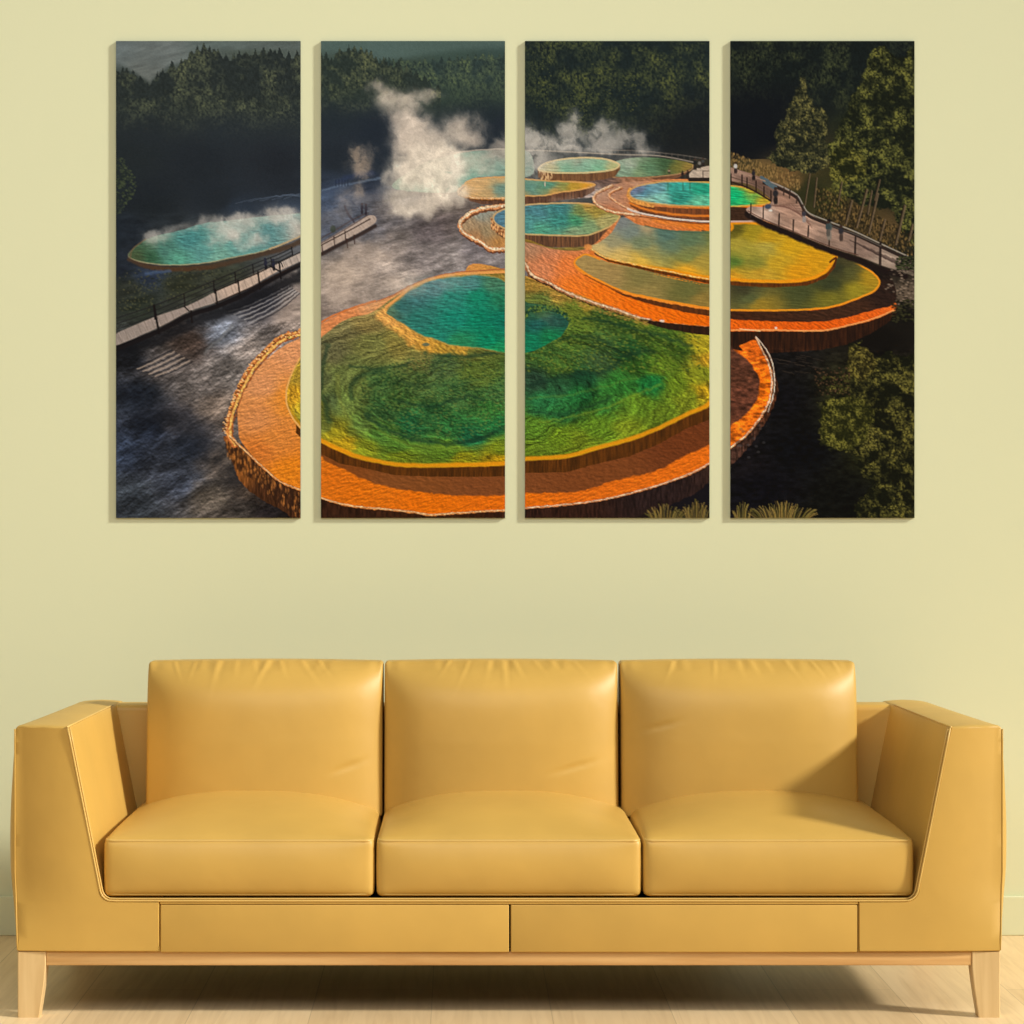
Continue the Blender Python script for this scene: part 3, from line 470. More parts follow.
G = [(292, 395, (200, 150, 40)), (298, 375, (170, 140, 50)), (312, 400, (150, 140, 40)), (330, 350, (104, 102, 70)), (345, 330, (118, 112, 74)), (365, 322, (140, 124, 74)), (372, 345, (116, 118, 66)), (322, 380, (88, 96, 60)), (332, 400, (78, 94, 58)), (345, 400, (104, 124, 62)), (342, 375, (104, 116, 64)), (325, 425, (110, 118, 52)), (360, 425, (88, 114, 54)), (355, 385, (96, 110, 56)),
 (378, 385, (60, 88, 48)), (400, 400, (62, 94, 46)), (385, 410, (50, 84, 46)), (420, 385, (74, 100, 54)), (440, 365, (70, 92, 56)), (425, 360, (110, 108, 60)), (400, 345, (130, 120, 62)), (470, 350, (96, 100, 48)), (480, 372, (84, 102, 44)), (455, 395, (62, 96, 52)), (430, 415, (44, 88, 48)), (410, 425, (34, 92, 56)), (450, 425, (44, 100, 52)), (470, 438, (30, 96, 62)), (495, 425, (40, 110, 60)), (500, 395, (58, 92, 50)), (490, 410, (50, 100, 46)),
 (380, 435, (78, 120, 50)), (400, 446, (78, 118, 44)), (450, 452, (92, 128, 40)), (340, 443, (176, 146, 30)), (365, 450, (130, 140, 36)), (335, 434, (150, 140, 34)), (400, 457, (120, 136, 34)), (460, 460, (150, 146, 28)), (500, 450, (120, 140, 34)), (500, 459, (190, 150, 24)),
 (535, 283, (160, 124, 56)), (560, 294, (168, 132, 60)), (590, 305, (136, 118, 44)), (540, 300, (90, 104, 50)), (575, 310, (92, 106, 40)), (600, 315, (52, 78, 36)), (630, 325, (50, 78, 34)), (660, 335, (60, 86, 32)), (640, 318, (120, 116, 36)), (580, 325, (84, 106, 40)), (575, 340, (70, 98, 40)), (545, 355, (60, 92, 42)), (600, 345, (58, 86, 44)), (600, 360, (56, 80, 48)), (560, 368, (64, 94, 40)), (630, 352, (34, 70, 36)), (640, 365, (52, 92, 34)),
 (535, 380, (40, 66, 50)), (560, 385, (36, 74, 48)), (580, 378, (30, 76, 48)), (545, 400, (36, 96, 56)), (580, 395, (34, 98, 50)), (620, 385, (46, 108, 44)), (650, 385, (30, 110, 54)), (600, 405, (50, 104, 44)), (560, 412, (40, 100, 52)), (660, 365, (96, 124, 36)), (680, 350, (60, 86, 30)), (700, 345, (150, 136, 34)), (704, 375, (130, 138, 36)), (675, 385, (104, 130, 34)), (690, 398, (122, 136, 36)),
 (640, 405, (94, 128, 36)), (660, 415, (104, 130, 36)), (600, 425, (96, 132, 36)), (560, 435, (106, 136, 34)), (530, 430, (88, 128, 40)), (530, 448, (104, 132, 36)), (580, 445, (116, 136, 34)), (630, 430, (118, 136, 34)), (705, 392, (186, 150, 30)), (713, 360, (180, 140, 36))]
w, d = poly(GR, G, .10, -12, 4.2, 2.4, 6, warp=6, p=4.4, o=4)
xw = XX[w] + 9 * (fbm(XX[w] / 16, YY[w] / 9, 1, 3) - .5); yw = YY[w] + 9 * (fbm(XX[w] / 18 + 7, YY[w] / 10, 3, 3) - .5)
Rr = np.sqrt(((xw - 475) / 2.5) ** 2 + (yw - 398) ** 2); Th = np.arctan2(yw - 398, (xw - 475) / 2.5) * 26
def fl(dr): return fbm((Rr + dr) / 4.2, Th / 5.0, 5, 4, .62)
s_ = np.where(yw > 398, 1.0, -1.0)
flow = (fl(0) - fl(.9)) * 3.4 * s_
big = (fbm((Rr) / 9, Th / 22, 2, 3) - .5) * 1.5
fine = (fbm(XX[w] / 2.0, YY[w] / 1.5, 6, 3, .7) - fbm(XX[w] / 2.0 - .4, YY[w] / 1.5 + .45, 6, 3, .7)) * 2.2
mm = sm(1, -1, d)
IMG[w] = np.clip(IMG[w] * (1 + mm * (.42 * flow + .34 * big + .20 * fine))[..., None], 0, 1)
band = sm(3.4, .8, np.abs(d + 2.0)) * sm(395, 440, YY[w] + np.clip((XX[w] - 480) * .26, 0, 60))
put(w, band * .9, (234, 150, 22))
put(w, sm(1.4, .3, np.abs(d + .6)) * np.where(XX[w] < 306, 1, 0) * .9, (236, 176, 104))
for i in range(1500):
    x = rs.uniform(360, 505); y = rs.uniform(352, 442)
    if ((x - 440) / 84) ** 2 + ((y - 400) / 44) ** 2 > 1: continue
    dab(x, y, 1.7, 1.1, (104, 126, 62) if rs.rand() < .5 else (28, 60, 34), .4)
for i in range(1500):
    x = rs.uniform(525, 700); y = rs.uniform(300, 372)
    if y < 300 + (x - 540) * .23: continue
    dab(x, y, 1.7, 1.1, (124, 138, 52) if rs.rand() < .5 else (34, 58, 26), .4)
DKG = (22, 50, 38)
for pts, wd, a in (([(353, 398), (351, 388), (358, 379), (372, 372), (384, 372)], 4, .45), ([(328, 345), (323, 365), (321, 390), (330, 420)], 5, .45), ([(366, 415), (380, 426), (402, 436), (425, 441), (450, 444), (475, 440), (505, 428)], 4, .55), ([(350, 366), (372, 368), (392, 367), (412, 362)], 2.2, .6), ([(400, 402), (425, 407), (450, 402), (470, 396), (485, 400)], 2.2, .6), ([(425, 352), (445, 356), (470, 356), (500, 352)], 3.2, .6), ([(400, 380), (420, 386), (450, 385), (480, 380)], 2.2, .35),
                   ([(530, 386), (555, 378), (580, 374), (605, 372), (618, 362)], 5, .5), ([(560, 340), (580, 336), (600, 340), (618, 352)], 2.4, .5), ([(530, 412), (560, 414), (590, 405), (610, 398)], 2.4, .45), ([(582, 318), (600, 320), (640, 330), (690, 345)], 3.2, .55), ([(620, 356), (640, 352), (655, 352)], 4, .4)):
    stroke(pts, DKG, wd, jit=2.6, js=7, alpha=a, soft=2.0)
for pts, wd, a, c in (([(370, 422), (385, 434), (405, 443), (440, 448), (480, 446), (505, 434)], 2.2, .4, (130, 160, 60)), ([(525, 352), (545, 342), (562, 330), (572, 318)], 3, .5, (140, 160, 50)), ([(530, 398), (560, 396), (600, 388), (640, 376)], 1.6, .35, (110, 150, 60)), ([(540, 422), (580, 415), (620, 402), (660, 384)], 2.0, .4, (150, 170, 50)), ([(338, 375), (340, 400), (352, 425)], 4, .3, (150, 156, 70))):
    stroke(pts, c, wd, jit=2.2, js=7, alpha=a, soft=1.6)
crustline([(522, 259), (526, 264), (532, 275), (549, 283), (563, 291), (584, 299.5), (600, 305), (617.7, 310.5), (637, 317.5), (650, 320.5)], 3.6, (224, 188, 156), (170, 110, 74), (60, 40, 30), 7)
wall([(640, 318.5), (664.5, 322.5), (690, 325), (712, 327)], [3, 6, 8, 9], (62, 36, 24), (28, 20, 16), 3, .4)
for i in range(420):
    t = rs.rand(); x = 526 + t * 122; y = 274 + 46 * t ** .82 + rs.uniform(2, 12) * (1 - t * .5)
    dab(x, y, 1.5, .9, (186, 148, 70) if rs.rand() < .5 else (120, 104, 44), .4)
# turquoise pool in the green one
RIM = [(386, 308), (376, 313), (380, 320), (395, 332), (412, 346), (424, 352), (445, 353), (466, 352), (470, 346), (440, 340), (416, 331), (398, 318)]
poly(RIM, [(390, 318, (226, 164, 88)), (410, 338, (214, 156, 74)), (440, 349, (176, 138, 54)), (430, 346, (206, 152, 62))], .25, 20, 4, 2, 3, jit=3.5, js=5, soft=3.5)
TQ = [(386.4, 311.6), (397, 301), (414, 288), (438, 279), (466, 275.5), (490, 275.8), (504.6, 281), (514, 292), (526, 302), (538, 304), (552, 308), (565, 312.6), (569, 322), (563.7, 333), (552, 341.6), (534.7, 350), (517.5, 353.5), (500, 352.5), (483, 349), (455, 346), (431.6, 338.4), (416.5, 333), (403.6, 324.4), (393, 318)]
w, d = poly(TQ, [(392, 310, (90, 120, 96)), (400, 308, (52, 104, 106)), (415, 298, (62, 112, 116)), (435, 288, (80, 124, 130)), (470, 281, (64, 122, 122)), (495, 283, (70, 120, 96)), (450, 300, (44, 128, 116)), (480, 298, (24, 130, 104)), (455, 318, (26, 130, 112)), (480, 320, (16, 124, 98)), (420, 318, (44, 116, 108)), (440, 334, (34, 124, 108)), (490, 340, (14, 126, 94)), (503, 320, (16, 112, 92)), (503, 300, (36, 118, 88)), (527, 310, (50, 88, 64)), (535, 325, (28, 86, 82)), (555, 322, (36, 78, 70)), (530, 342, (20, 118, 86)), (550, 337, (24, 116, 74)), (500, 350, (30, 140, 90)), (460, 343, (40, 130, 90)), (540, 311, (54, 90, 56))], .2, -6, 6, 1.6, 4, jit=1, warp=4, p=3.8)
put(w, sm(1.6, .2, np.abs(d)) * sm(398, 500, XX[w] + 60) * .5 * sm(520, 480, XX[w]), (206, 160, 80))
stroke([(386, 307), (397, 298.5), (414, 286), (438, 277.2), (466, 273.6), (505, 272)], (228, 158, 88), 2.4, jit=.4)
dab(426, 344.5, 4.5, 2.2, (104, 110, 84))
for i in range(220):
    t = rs.rand() * math.pi; x = 545 + 26 * math.cos(t) * 1.0; y = 326 - 18 * math.sin(t) + rs.uniform(-3, 3)
    dab(x, y, 1.4, 1.3, (104, 128, 50) if rs.rand() < .5 else (26, 56, 38), .6)
# ---- bushes and grass in the dark corner
modul(724, 345, 918, 525, .6, 0, 6, 3, 3)
canopy([(850, 346), (862, 345), (876, 358), (890, 352), (906, 358), (925, 365), (925, 520), (890, 524), (862, 520), (856, 500), (872, 486), (858, 470), (862, 456), (842, 452), (822, 444), (818, 430), (826, 418), (820, 402), (832, 396), (818, 384), (826, 374), (846, 374)], (112, 106, 50), (20, 22, 14), 4, (12, 11), .5, 1.1, 6)
canopy([(826, 402), (850, 396), (872, 410), (866, 440), (846, 450), (824, 444), (820, 424)], (118, 114, 50), (34, 36, 16), 6, (7, 7), .44)
canopy([(850, 348), (868, 348), (876, 366), (864, 380), (850, 372)], (120, 110, 52), (32, 30, 16), 2, (6, 8), .42, 1.1, 3)
for i in range(260):
    x = rs.uniform(815, 850); y = 372 + rs.uniform(-4, 24)
    dab(x, y, 1.1, 1.0, (92, 66, 48) if rs.rand() < .4 else (30, 24, 18), .5)
for (x0, x1, n, h0) in ((650, 680, 60, 16), (680, 712, 60, 18), (735, 750, 30, 18), (757, 808, 110, 18)):
    for i in range(n):
        x = rs.uniform(x0, x1); mid = (x0 + x1) / 2; k = 1 - abs(x - mid) / (x1 - x0) * 1.1
        hh = h0 * k * rs.uniform(.6, 1.2)
        c = [(150, 124, 66), (92, 84, 40), (60, 50, 30), (124, 110, 60)][rs.randint(4)]
        stroke([(x, 520), (x + (x - mid) * .18, 520 - hh * .6), (x + (x - mid) * .4 + rs.uniform(-2, 2), 520 - hh)], c, .8, alpha=.75)
for i in range(14): dab(745 + rs.uniform(-10, 20), 440 + rs.uniform(-20, 20), 2.2, 1.6, (84, 80, 84), .35)
for i in range(20):
    x = rs.uniform(770, 815); y = rs.uniform(352, 372); stroke([(x, y), (x + 10, y + 2)], (60, 50, 44), .8, jit=.8, alpha=.5)
# ---- steam
def steam(blobs, c, seed, sc=1.0, th=.36):
    x0 = min(b[0] - 2.2 * b[2] for b in blobs); x1 = max(b[0] + 2.2 * b[2] for b in blobs)
    y0 = min(b[1] - 2.2 * b[3] for b in blobs); y1 = max(b[1] + 2.2 * b[3] for b in blobs)
    w = win(x0, y0, x1, y1); x = XX[w]; y = YY[w]
    wx = x + 13 * sc * (fbm(x / (11 * sc), y / (13 * sc), seed, 4) - .5); wy = y + 13 * sc * (fbm(x / (11 * sc) + 31, y / (13 * sc) + 7, seed + 2, 4) - .5)
    m = np.zeros(x.shape)
    for (bx, by, rx, ry, a) in blobs:
        m = 1 - (1 - m) * (1 - a * np.exp(-(((wx - bx) / rx) ** 2 + ((wy - by) / ry) ** 2) ** 1.3))
    n = fbm(wx / (9 * sc), wy / (9 * sc), seed + 4, 5, .6)
    m = m * sm(th - .22, th + .34, n * .75 + m * .35)
    cc = np.clip(col(c) * (.82 + .36 * fbm(wx / 7, wy / 7, seed + 1, 4))[..., None], 0, 1)
    put(w, np.clip(m, 0, .95), cc)
steam([(377, 88, 8, 7, .55), (390, 97, 12, 9, .65), (408, 101, 14, 11, .7), (428, 95, 13, 6, .55), (388, 108, 10, 12, .35), (402, 118, 13, 12, .7), (416, 124, 16, 13, .9), (405, 138, 13, 14, .9), (426, 140, 17, 13, .85), (412, 150, 16, 12, .8), (459, 124, 13, 12, .75), (468, 138, 14, 10, .75), (448, 138, 14, 12, .6), (477, 120, 6, 8, .3), (484, 128, 8, 12, .3)], (222, 206, 194), 1, th=.26)
steam([(430, 158, 26, 18, 1.0), (412, 170, 20, 15, .95), (452, 158, 16, 14, .9), (452, 175, 13, 14, .85), (425, 178, 14, 12, .7), (408, 186, 22, 12, .75), (394, 196, 15, 9, .6), (440, 198, 20, 8, .65), (408, 208, 22, 10, .75), (430, 205, 18, 10, .65), (462, 192, 14, 8, .55), (387, 176, 6, 7, .4), (446, 190, 18, 14, .85), (430, 175, 30, 16, .7), (475, 165, 14, 10, .4)], (236, 222, 208), 3, th=.28)
steam([(360, 160, 11, 11, .75), (362, 172, 8, 8, .6), (358, 190, 6, 9, .55), (372, 150, 6, 6, .3), (356, 150, 7, 6, .5)], (176, 156, 140), 5, .6)
steam([(350, 200, 14, 14, .45), (335, 215, 16, 14, .3), (376, 200, 12, 10, .3)], (170, 160, 160), 2)
steam([(352, 268, 34, 16, .5), (375, 250, 26, 14, .45), (340, 286, 30, 12, .4), (400, 285, 20, 9, .4), (350, 300, 30, 14, .35)], (200, 180, 168), 6, 1.6, th=.3)
steam([(490, 160, 22, 9, .5), (500, 147, 12, 8, .55), (512, 140, 10, 10, .6), (482, 172, 16, 6, .4)], (212, 198, 186), 4)
steam([(530, 142, 15, 14, .75), (524, 128, 9, 10, .5), (547, 146, 14, 11, .7), (537, 162, 16, 11, .7), (564, 128, 6.5, 10, .6), (575, 117, 7, 7, .6), (574, 132, 10, 12, .65), (566, 146, 13, 9, .6), (593, 136, 11, 10, .55), (605, 127, 11, 10, .65), (608, 144, 14, 9, .6), (624, 138, 10, 10, .55), (638, 140, 9, 12, .55), (646, 151, 11, 6, .5), (588, 150, 30, 6, .5), (530, 176, 14, 6, .4), (630, 160, 16, 7, .4), (560, 162, 16, 5, .3)], (214, 206, 200), 7, .8, th=.33)
steam([(160, 236, 14, 7, .6), (152, 241, 6, 8, .5), (172, 230, 10, 5, .35), (205, 222, 10, 7, .5), (222, 226, 14, 8, .7), (234, 234, 12, 9, .9), (215, 240, 10, 7, .5), (250, 226, 12, 8, .6), (258, 240, 9, 7, .75), (246, 246, 9, 5, .5), (275, 217, 18, 8, .8), (190, 227, 12, 5, .4), (235, 219, 16, 6, .6), (294, 224, 10, 12, .65), (284, 212, 12, 6, .5), (245, 218, 14, 6, .55)], (226, 214, 204), 3, .7, th=.28)
steam([(425, 286, 26, 12, .4), (455, 281, 20, 8, .3), (545, 318, 14, 14, .18)], (170, 180, 184), 5)
steam([(600, 190, 16, 8, .3), (560, 200, 20, 4, .3), (640, 182, 16, 4, .25), (598, 160, 22, 6, .2)], (200, 186, 180), 2)
def haze(x0, y0, x1, y1, f, sat, c, a):
    w = win(x0, y0, x1, y1)
    m = sm(x0, x0 + f, XX[w]) * sm(x1, x1 - f, XX[w]) * sm(y0, y0 + f, YY[w]) * sm(y1, y1 - f, YY[w])
    g = IMG[w].mean(axis=2, keepdims=True)
    IMG[w] = IMG[w] + (g - IMG[w]) * (m * sat)[..., None]
    put(w, m * a, c)
haze(440, 145, 716, 262, 16, .14, (190, 170, 150), .05)
haze(110, 205, 320, 275, 14, .22, (50, 66, 84), .14)
def blur3(a):
    b = a.copy(); b[1:-1] = (a[:-2] + 2 * a[1:-1] + a[2:]) / 4; c = b.copy(); c[:, 1:-1] = (b[:, :-2] + 2 * b[:, 1:-1] + b[:, 2:]) / 4; return c
IMG[FULL] = np.clip(IMG + .6 * (IMG - blur3(blur3(IMG))), 0, 1)
# grain of the print
g_ = (np.random.RandomState(3).rand(NH, NW) - .5)
IMG[FULL] = np.clip(IMG * (1 + .10 * g_[..., None]) + .008 * g_[..., None], 0, 1)

# ================================================================= the room
D = bpy.data; SC = bpy.context.scene; COL = SC.collection
S = 2.22e-3; CD = 5.0; CAMZ = 1.140; VPX, VPY = 458.0, 505.0
def P(px, py, y):                       # measured point of the room at depth y
    k = (CD + y) / CD
    return Vector(((px - VPX) * S * k, y, CAMZ - (py - VPY) * S * k))
CX = (509 - VPX) * S                    # sofa centre line
WALL_Y = 0.975

# ---- materials
def srgb(c):
    return tuple((v / 255 / 12.92) if v / 255 <= .04045 else ((v / 255 + .055) / 1.055) ** 2.4 for v in c) + (1,)
def mat(name):
    m = D.materials.new(name); m.use_nodes = True
    return m, m.node_tree.nodes, m.node_tree.links, m.node_tree.nodes['Principled BSDF']
def ramp(n, stops):
    r = n.new('ShaderNodeValToRGB'); e = r.color_ramp.elements
    while len(e) < len(stops): e.new(.5)
    for k, (p, c) in enumerate(stops): e[k].position = p; e[k].color = c
    return r
def leather(name, base, rough=.46):
    m, n, l, b = mat(name)
    tc = n.new('ShaderNodeTexCoord')
    n1 = n.new('ShaderNodeTexNoise'); n1.inputs['Scale'].default_value = 5; n1.inputs['Detail'].default_value = 3
    l.new(tc.outputs['Object'], n1.inputs['Vector'])
    c0 = tuple(v * .94 for v in base[:3]) + (1,); c1 = tuple(min(1, v * 1.05) for v in base[:3]) + (1,)
    r = ramp(n, [(.3, c0), (.7, c1)]); l.new(n1.outputs['Fac'], r.inputs['Fac']); l.new(r.outputs['Color'], b.inputs['Base Color'])
    b.inputs['Roughness'].default_value = rough; b.inputs['Specular IOR Level'].default_value = .5
    vo = n.new('ShaderNodeTexVoronoi'); vo.inputs['Scale'].default_value = 420
    n2 = n.new('ShaderNodeTexNoise'); n2.inputs['Scale'].default_value = 14; n2.inputs['Detail'].default_value = 2
    l.new(tc.outputs['Object'], vo.inputs['Vector']); l.new(tc.outputs['Object'], n2.inputs['Vector'])
    b1 = n.new('ShaderNodeBump'); b1.inputs['Strength'].default_value = .05; b1.inputs['Distance'].default_value = .001
    b2 = n.new('ShaderNodeBump'); b2.inputs['Strength'].default_value = .12; b2.inputs['Distance'].default_value = .01
    l.new(vo.outputs['Distance'], b1.inputs['Height']); l.new(n2.outputs['Fac'], b2.inputs['Height'])
    l.new(b2.outputs['Normal'], b1.inputs['Normal']); l.new(b1.outputs['Normal'], b.inputs['Normal'])
    return m
def wood(name, c0, c1, axis='X', scale=1.0, rough=.5):
    m, n, l, b = mat(name)
    tc = n.new('ShaderNodeTexCoord'); mp = n.new('ShaderNodeMapping')
    s = {'X': (2, 45, 45), 'Z': (45, 45, 3)}[axis]
    mp.inputs['Scale'].default_value = tuple(v * scale for v in s)
    l.new(tc.outputs['Object'], mp.inputs['Vector'])
    ns = n.new('ShaderNodeTexNoise'); ns.inputs['Scale'].default_value = 1; ns.inputs['Detail'].default_value = 5; ns.inputs['Distortion'].default_value = .6
    l.new(mp.outputs['Vector'], ns.inputs['Vector'])
    r = ramp(n, [(.3, c0), (.7, c1)]); l.new(ns.outputs['Fac'], r.inputs['Fac']); l.new(r.outputs['Color'], b.inputs['Base Color'])
    b.inputs['Roughness'].default_value = rough
    bp = n.new('ShaderNodeBump'); bp.inputs['Strength'].default_value = .08; bp.inputs['Distance'].default_value = .002
    l.new(ns.outputs['Fac'], bp.inputs['Height']); l.new(bp.outputs['Normal'], b.inputs['Normal'])
    return m
M_LEA = leather('mustard_leather', LEATHER)
M_PIP = leather('leather_piping', PIPING, .4)
M_OAK = wood('pale_oak_legs', srgb((206, 174, 122)), srgb((226, 198, 148)), 'Z')
M_RAIL = wood('pale_oak_rail', srgb((196, 150, 92)), srgb((226, 186, 128)), 'X')

def wallmat():
    m, n, l, b = mat('painted_plaster')
    tc = n.new('ShaderNodeTexCoord')
    n1 = n.new('ShaderNodeTexNoise'); n1.inputs['Scale'].default_value = 1.3; n1.inputs['Detail'].default_value = 3
    l.new(tc.outputs['Object'], n1.inputs['Vector'])
    r = ramp(n, [(.3, tuple(v * .98 for v in WALLC[:3]) + (1,)), (.7, WALLC)]); l.new(n1.outputs['Fac'], r.inputs['Fac']); l.new(r.outputs['Color'], b.inputs['Base Color'])
    n2 = n.new('ShaderNodeTexNoise'); n2.inputs['Scale'].default_value = 160; n2.inputs['Detail'].default_value = 3
    l.new(tc.outputs['Object'], n2.inputs['Vector'])
    bp = n.new('ShaderNodeBump'); bp.inputs['Strength'].default_value = .06; bp.inputs['Distance'].default_value = .002
    l.new(n2.outputs['Fac'], bp.inputs['Height']); l.new(bp.outputs['Normal'], b.inputs['Normal'])
    b.inputs['Roughness'].default_value = .85; b.inputs['Specular IOR Level'].default_value = .15
    return m
M_WALL = wallmat()
def floormat():
    m, n, l, b = mat('oak_plank_floor')
    tc = n.new('ShaderNodeTexCoord'); mp = n.new('ShaderNodeMapping'); mp.inputs['Rotation'].default_value = (0, 0, math.radians(90))
    mp.inputs['Location'].default_value = (.3, .06, 0)
    l.new(tc.outputs['Object'], mp.inputs['Vector'])
    br = n.new('ShaderNodeTexBrick'); br.offset = .37
    br.inputs['Scale'].default_value = 1; br.inputs['Brick Width'].default_value = 1.5; br.inputs['Row Height'].default_value = .27
    br.inputs['Mortar Size'].default_value = .0012; br.inputs['Mortar Smooth'].default_value = .3; br.inputs['Bias'].default_value = 0
    br.inputs['Color1'].default_value = FLOOR0; br.inputs['Color2'].default_value = FLOOR1; br.inputs['Mortar'].default_value = tuple(v * .78 for v in FLOOR0[:3]) + (1,)
    l.new(mp.outputs['Vector'], br.inputs['Vector'])
    m2 = n.new('ShaderNodeMapping'); m2.inputs['Scale'].default_value = (26, 1.6, 1); l.new(tc.outputs['Object'], m2.inputs['Vector'])
    ns = n.new('ShaderNodeTexNoise'); ns.inputs['Scale'].default_value = 1.6; ns.inputs['Detail'].default_value = 6; ns.inputs['Distortion'].default_value = 1.2
    l.new(m2.outputs['Vector'], ns.inputs['Vector'])
    rr = ramp(n, [(.25, (.80, .76, .70, 1)), (.6, (1, 1, 1, 1))]); l.new(ns.outputs['Fac'], rr.inputs['Fac'])
    mx = n.new('ShaderNodeMix'); mx.data_type = 'RGBA'; mx.blend_type = 'MULTIPLY'; mx.inputs['Factor'].default_value = .8
    l.new(br.outputs['Color'], mx.inputs[6]); l.new(rr.outputs['Color'], mx.inputs[7]); l.new(mx.outputs[2], b.inputs['Base Color'])
    b.inputs['Roughness'].default_value = .42
    bp = n.new('ShaderNodeBump'); bp.inputs['Strength'].default_value = .06; bp.inputs['Distance'].default_value = .002
    l.new(ns.outputs['Fac'], bp.inputs['Height']); l.new(bp.outputs['Normal'], b.inputs['Normal'])
    return m
M_FLOOR = floormat()
def flat(name, c, rough=.7):
    m, n, l, b = mat(name)
    ns = n.new('ShaderNodeTexNoise'); ns.inputs['Scale'].default_value = 60
    r = ramp(n, [(.3, tuple(v * .9 for v in c[:3]) + (1,)), (.7, c)]); l.new(ns.outputs['Fac'], r.inputs['Fac']); l.new(r.outputs['Color'], b.inputs['Base Color'])
    b.inputs['Roughness'].default_value = rough; return m
M_EDGE = flat('canvas_edge', srgb((92, 94, 84)))
M_DUST = flat('black_lining', srgb((40, 26, 16)), .9)
def printmat():
    m, n, l, b = mat('printed_canvas')
    a = n.new('ShaderNodeVertexColor'); a.layer_name = 'ink'
    ns = n.new('ShaderNodeTexNoise'); ns.inputs['Scale'].default_value = 900
    tc = n.new('ShaderNodeTexCoord'); l.new(tc.outputs['Object'], ns.inputs['Vector'])
    r = ramp(n, [(.3, (.94, .94, .94, 1)), (.7, (1, 1, 1, 1))]); l.new(ns.outputs['Fac'], r.inputs['Fac'])
    mx = n.new('ShaderNodeMix'); mx.data_type = 'RGBA'; mx.blend_type = 'MULTIPLY'; mx.inputs['Factor'].default_value = 1
    l.new(a.outputs['Color'], mx.inputs[6]); l.new(r.outputs['Color'], mx.inputs[7]); l.new(mx.outputs[2], b.inputs['Base Color'])
    b.inputs['Roughness'].default_value = .7; b.inputs['Specular IOR Level'].default_value = .08
    return m
M_PRINT = printmat()

# ---- mesh helpers
def link(name, bm, m, parent=None, smooth=True, loc=None):
    bmesh.ops.recalc_face_normals(bm, faces=bm.faces)
    me = D.meshes.new(name); bm.to_mesh(me); bm.free()
    if smooth:
        for p in me.polygons: p.use_smooth = True
    me.materials.append(m)
    o = D.objects.new(name, me); COL.objects.link(o)
    if parent: o.parent = parent
    if loc: o.location = loc
    return o
def autosmooth(o, deg=35):
    me = o.data
    bm = bmesh.new(); bm.from_mesh(me)
    for e in bm.edges:
        if len(e.link_faces) == 2 and e.calc_face_angle(0) > math.radians(deg): e.smooth = False
    bm.to_mesh(me); bm.free()
def tag(o, label=None, cat=None, group=None, kind=None):
    if label: o['label'] = label
    if cat: o['category'] = cat
    if group: o['group'] = group
    if kind: o['kind'] = kind
def empty(name, loc):
    o = D.objects.new(name, None); COL.objects.link(o); o.location = loc; o.empty_display_size = .1; return o
def box(bm, x0, x1, y0, y1, z0, z1, bev=0.0, seg=3):
    r = bmesh.ops.create_cube(bm, size=1)
    for v in r['verts']:
        v.co = Vector((x0 + (v.co.x + .5) * (x1 - x0), y0 + (v.co.y + .5) * (y1 - y0), z0 + (v.co.z + .5) * (z1 - z0)))
    if bev:
        es = {e for v in r['verts'] for e in v.link_edges}
        bmesh.ops.bevel(bm, geom=list(es), offset=bev, segments=seg, profile=.5, affect='EDGES')
def tube(bm, pts, r, n=8, closed=False):
    pts = [Vector(p) for p in pts]; L = len(pts); rings = []
    up = Vector((0, 0, 1))
    prev = None
    for i, p in enumerate(pts):
        if closed: t = pts[(i + 1) % L] - pts[i - 1]
        else: t = pts[min(i + 1, L - 1)] - pts[max(i - 1, 0)]
        t.normalize()
        if prev is None:
            a = t.orthogonal().normalized()
        else:
            a = (prev - t * prev.dot(t)).normalized()
        prev = a; b_ = t.cross(a)
        rings.append([bm.verts.new(p + (a * math.cos(k * 2 * math.pi / n) + b_ * math.sin(k * 2 * math.pi / n)) * r) for k in range(n)])
    for i in range(L if closed else L - 1):
        A, B = rings[i], rings[(i + 1) % L]
        for k in range(n):
            bm.faces.new((A[k], A[(k + 1) % n], B[(k + 1) % n], B[k]))
    if not closed:
        bm.faces.new(rings[0][::-1]); bm.faces.new(rings[-1])
def spaced(n):                           # dense near both ends
    return [math.sin((i / n * 2 - 1) * math.pi / 2) * .55 + (i / n * 2 - 1) * .45 for i in range(n + 1)]
def rbox(hx, hy, hz, r, nx, ny, nz, fn):
    """rounded box of half sizes h*, deformed by fn(x, y, z)"""
    bm = bmesh.new(); cache = {}
    tx, ty, tz = spaced(nx), spaced(ny), spaced(nz)
    def vert(a, b, c):
        k = (round(a, 6), round(b, 6), round(c, 6))
        if k in cache: return cache[k]
        p = Vector((a * hx, b * hy, c * hz))
        q = Vector((max(-hx + r, min(hx - r, p.x)), max(-hy + r, min(hy - r, p.y)), max(-hz + r, min(hz - r, p.z))))
        d = p - q
        if d.length > 1e-9: p = q + d.normalized() * r * (1 if max(abs(d.x), abs(d.y), abs(d.z)) > r - 1e-6 else max(abs(d.x), abs(d.y), abs(d.z)) / r)
        cache[k] = bm.verts.new(fn(p.x, p.y, p.z)); return cache[k]
    def face(f, U, V):
        for i in range(len(U) - 1):
            for j in range(len(V) - 1):
                q = [f(U[i], V[j]), f(U[i + 1], V[j]), f(U[i + 1], V[j + 1]), f(U[i], V[j + 1])]
                bm.faces.new(q)
    for s in (-1, 1):
        face(lambda u, v: vert(u, v, s), tx, ty)
        face(lambda u, v: vert(u, s, v), tx, tz)
        face(lambda u, v: vert(s, u, v), ty, tz)
    return bm

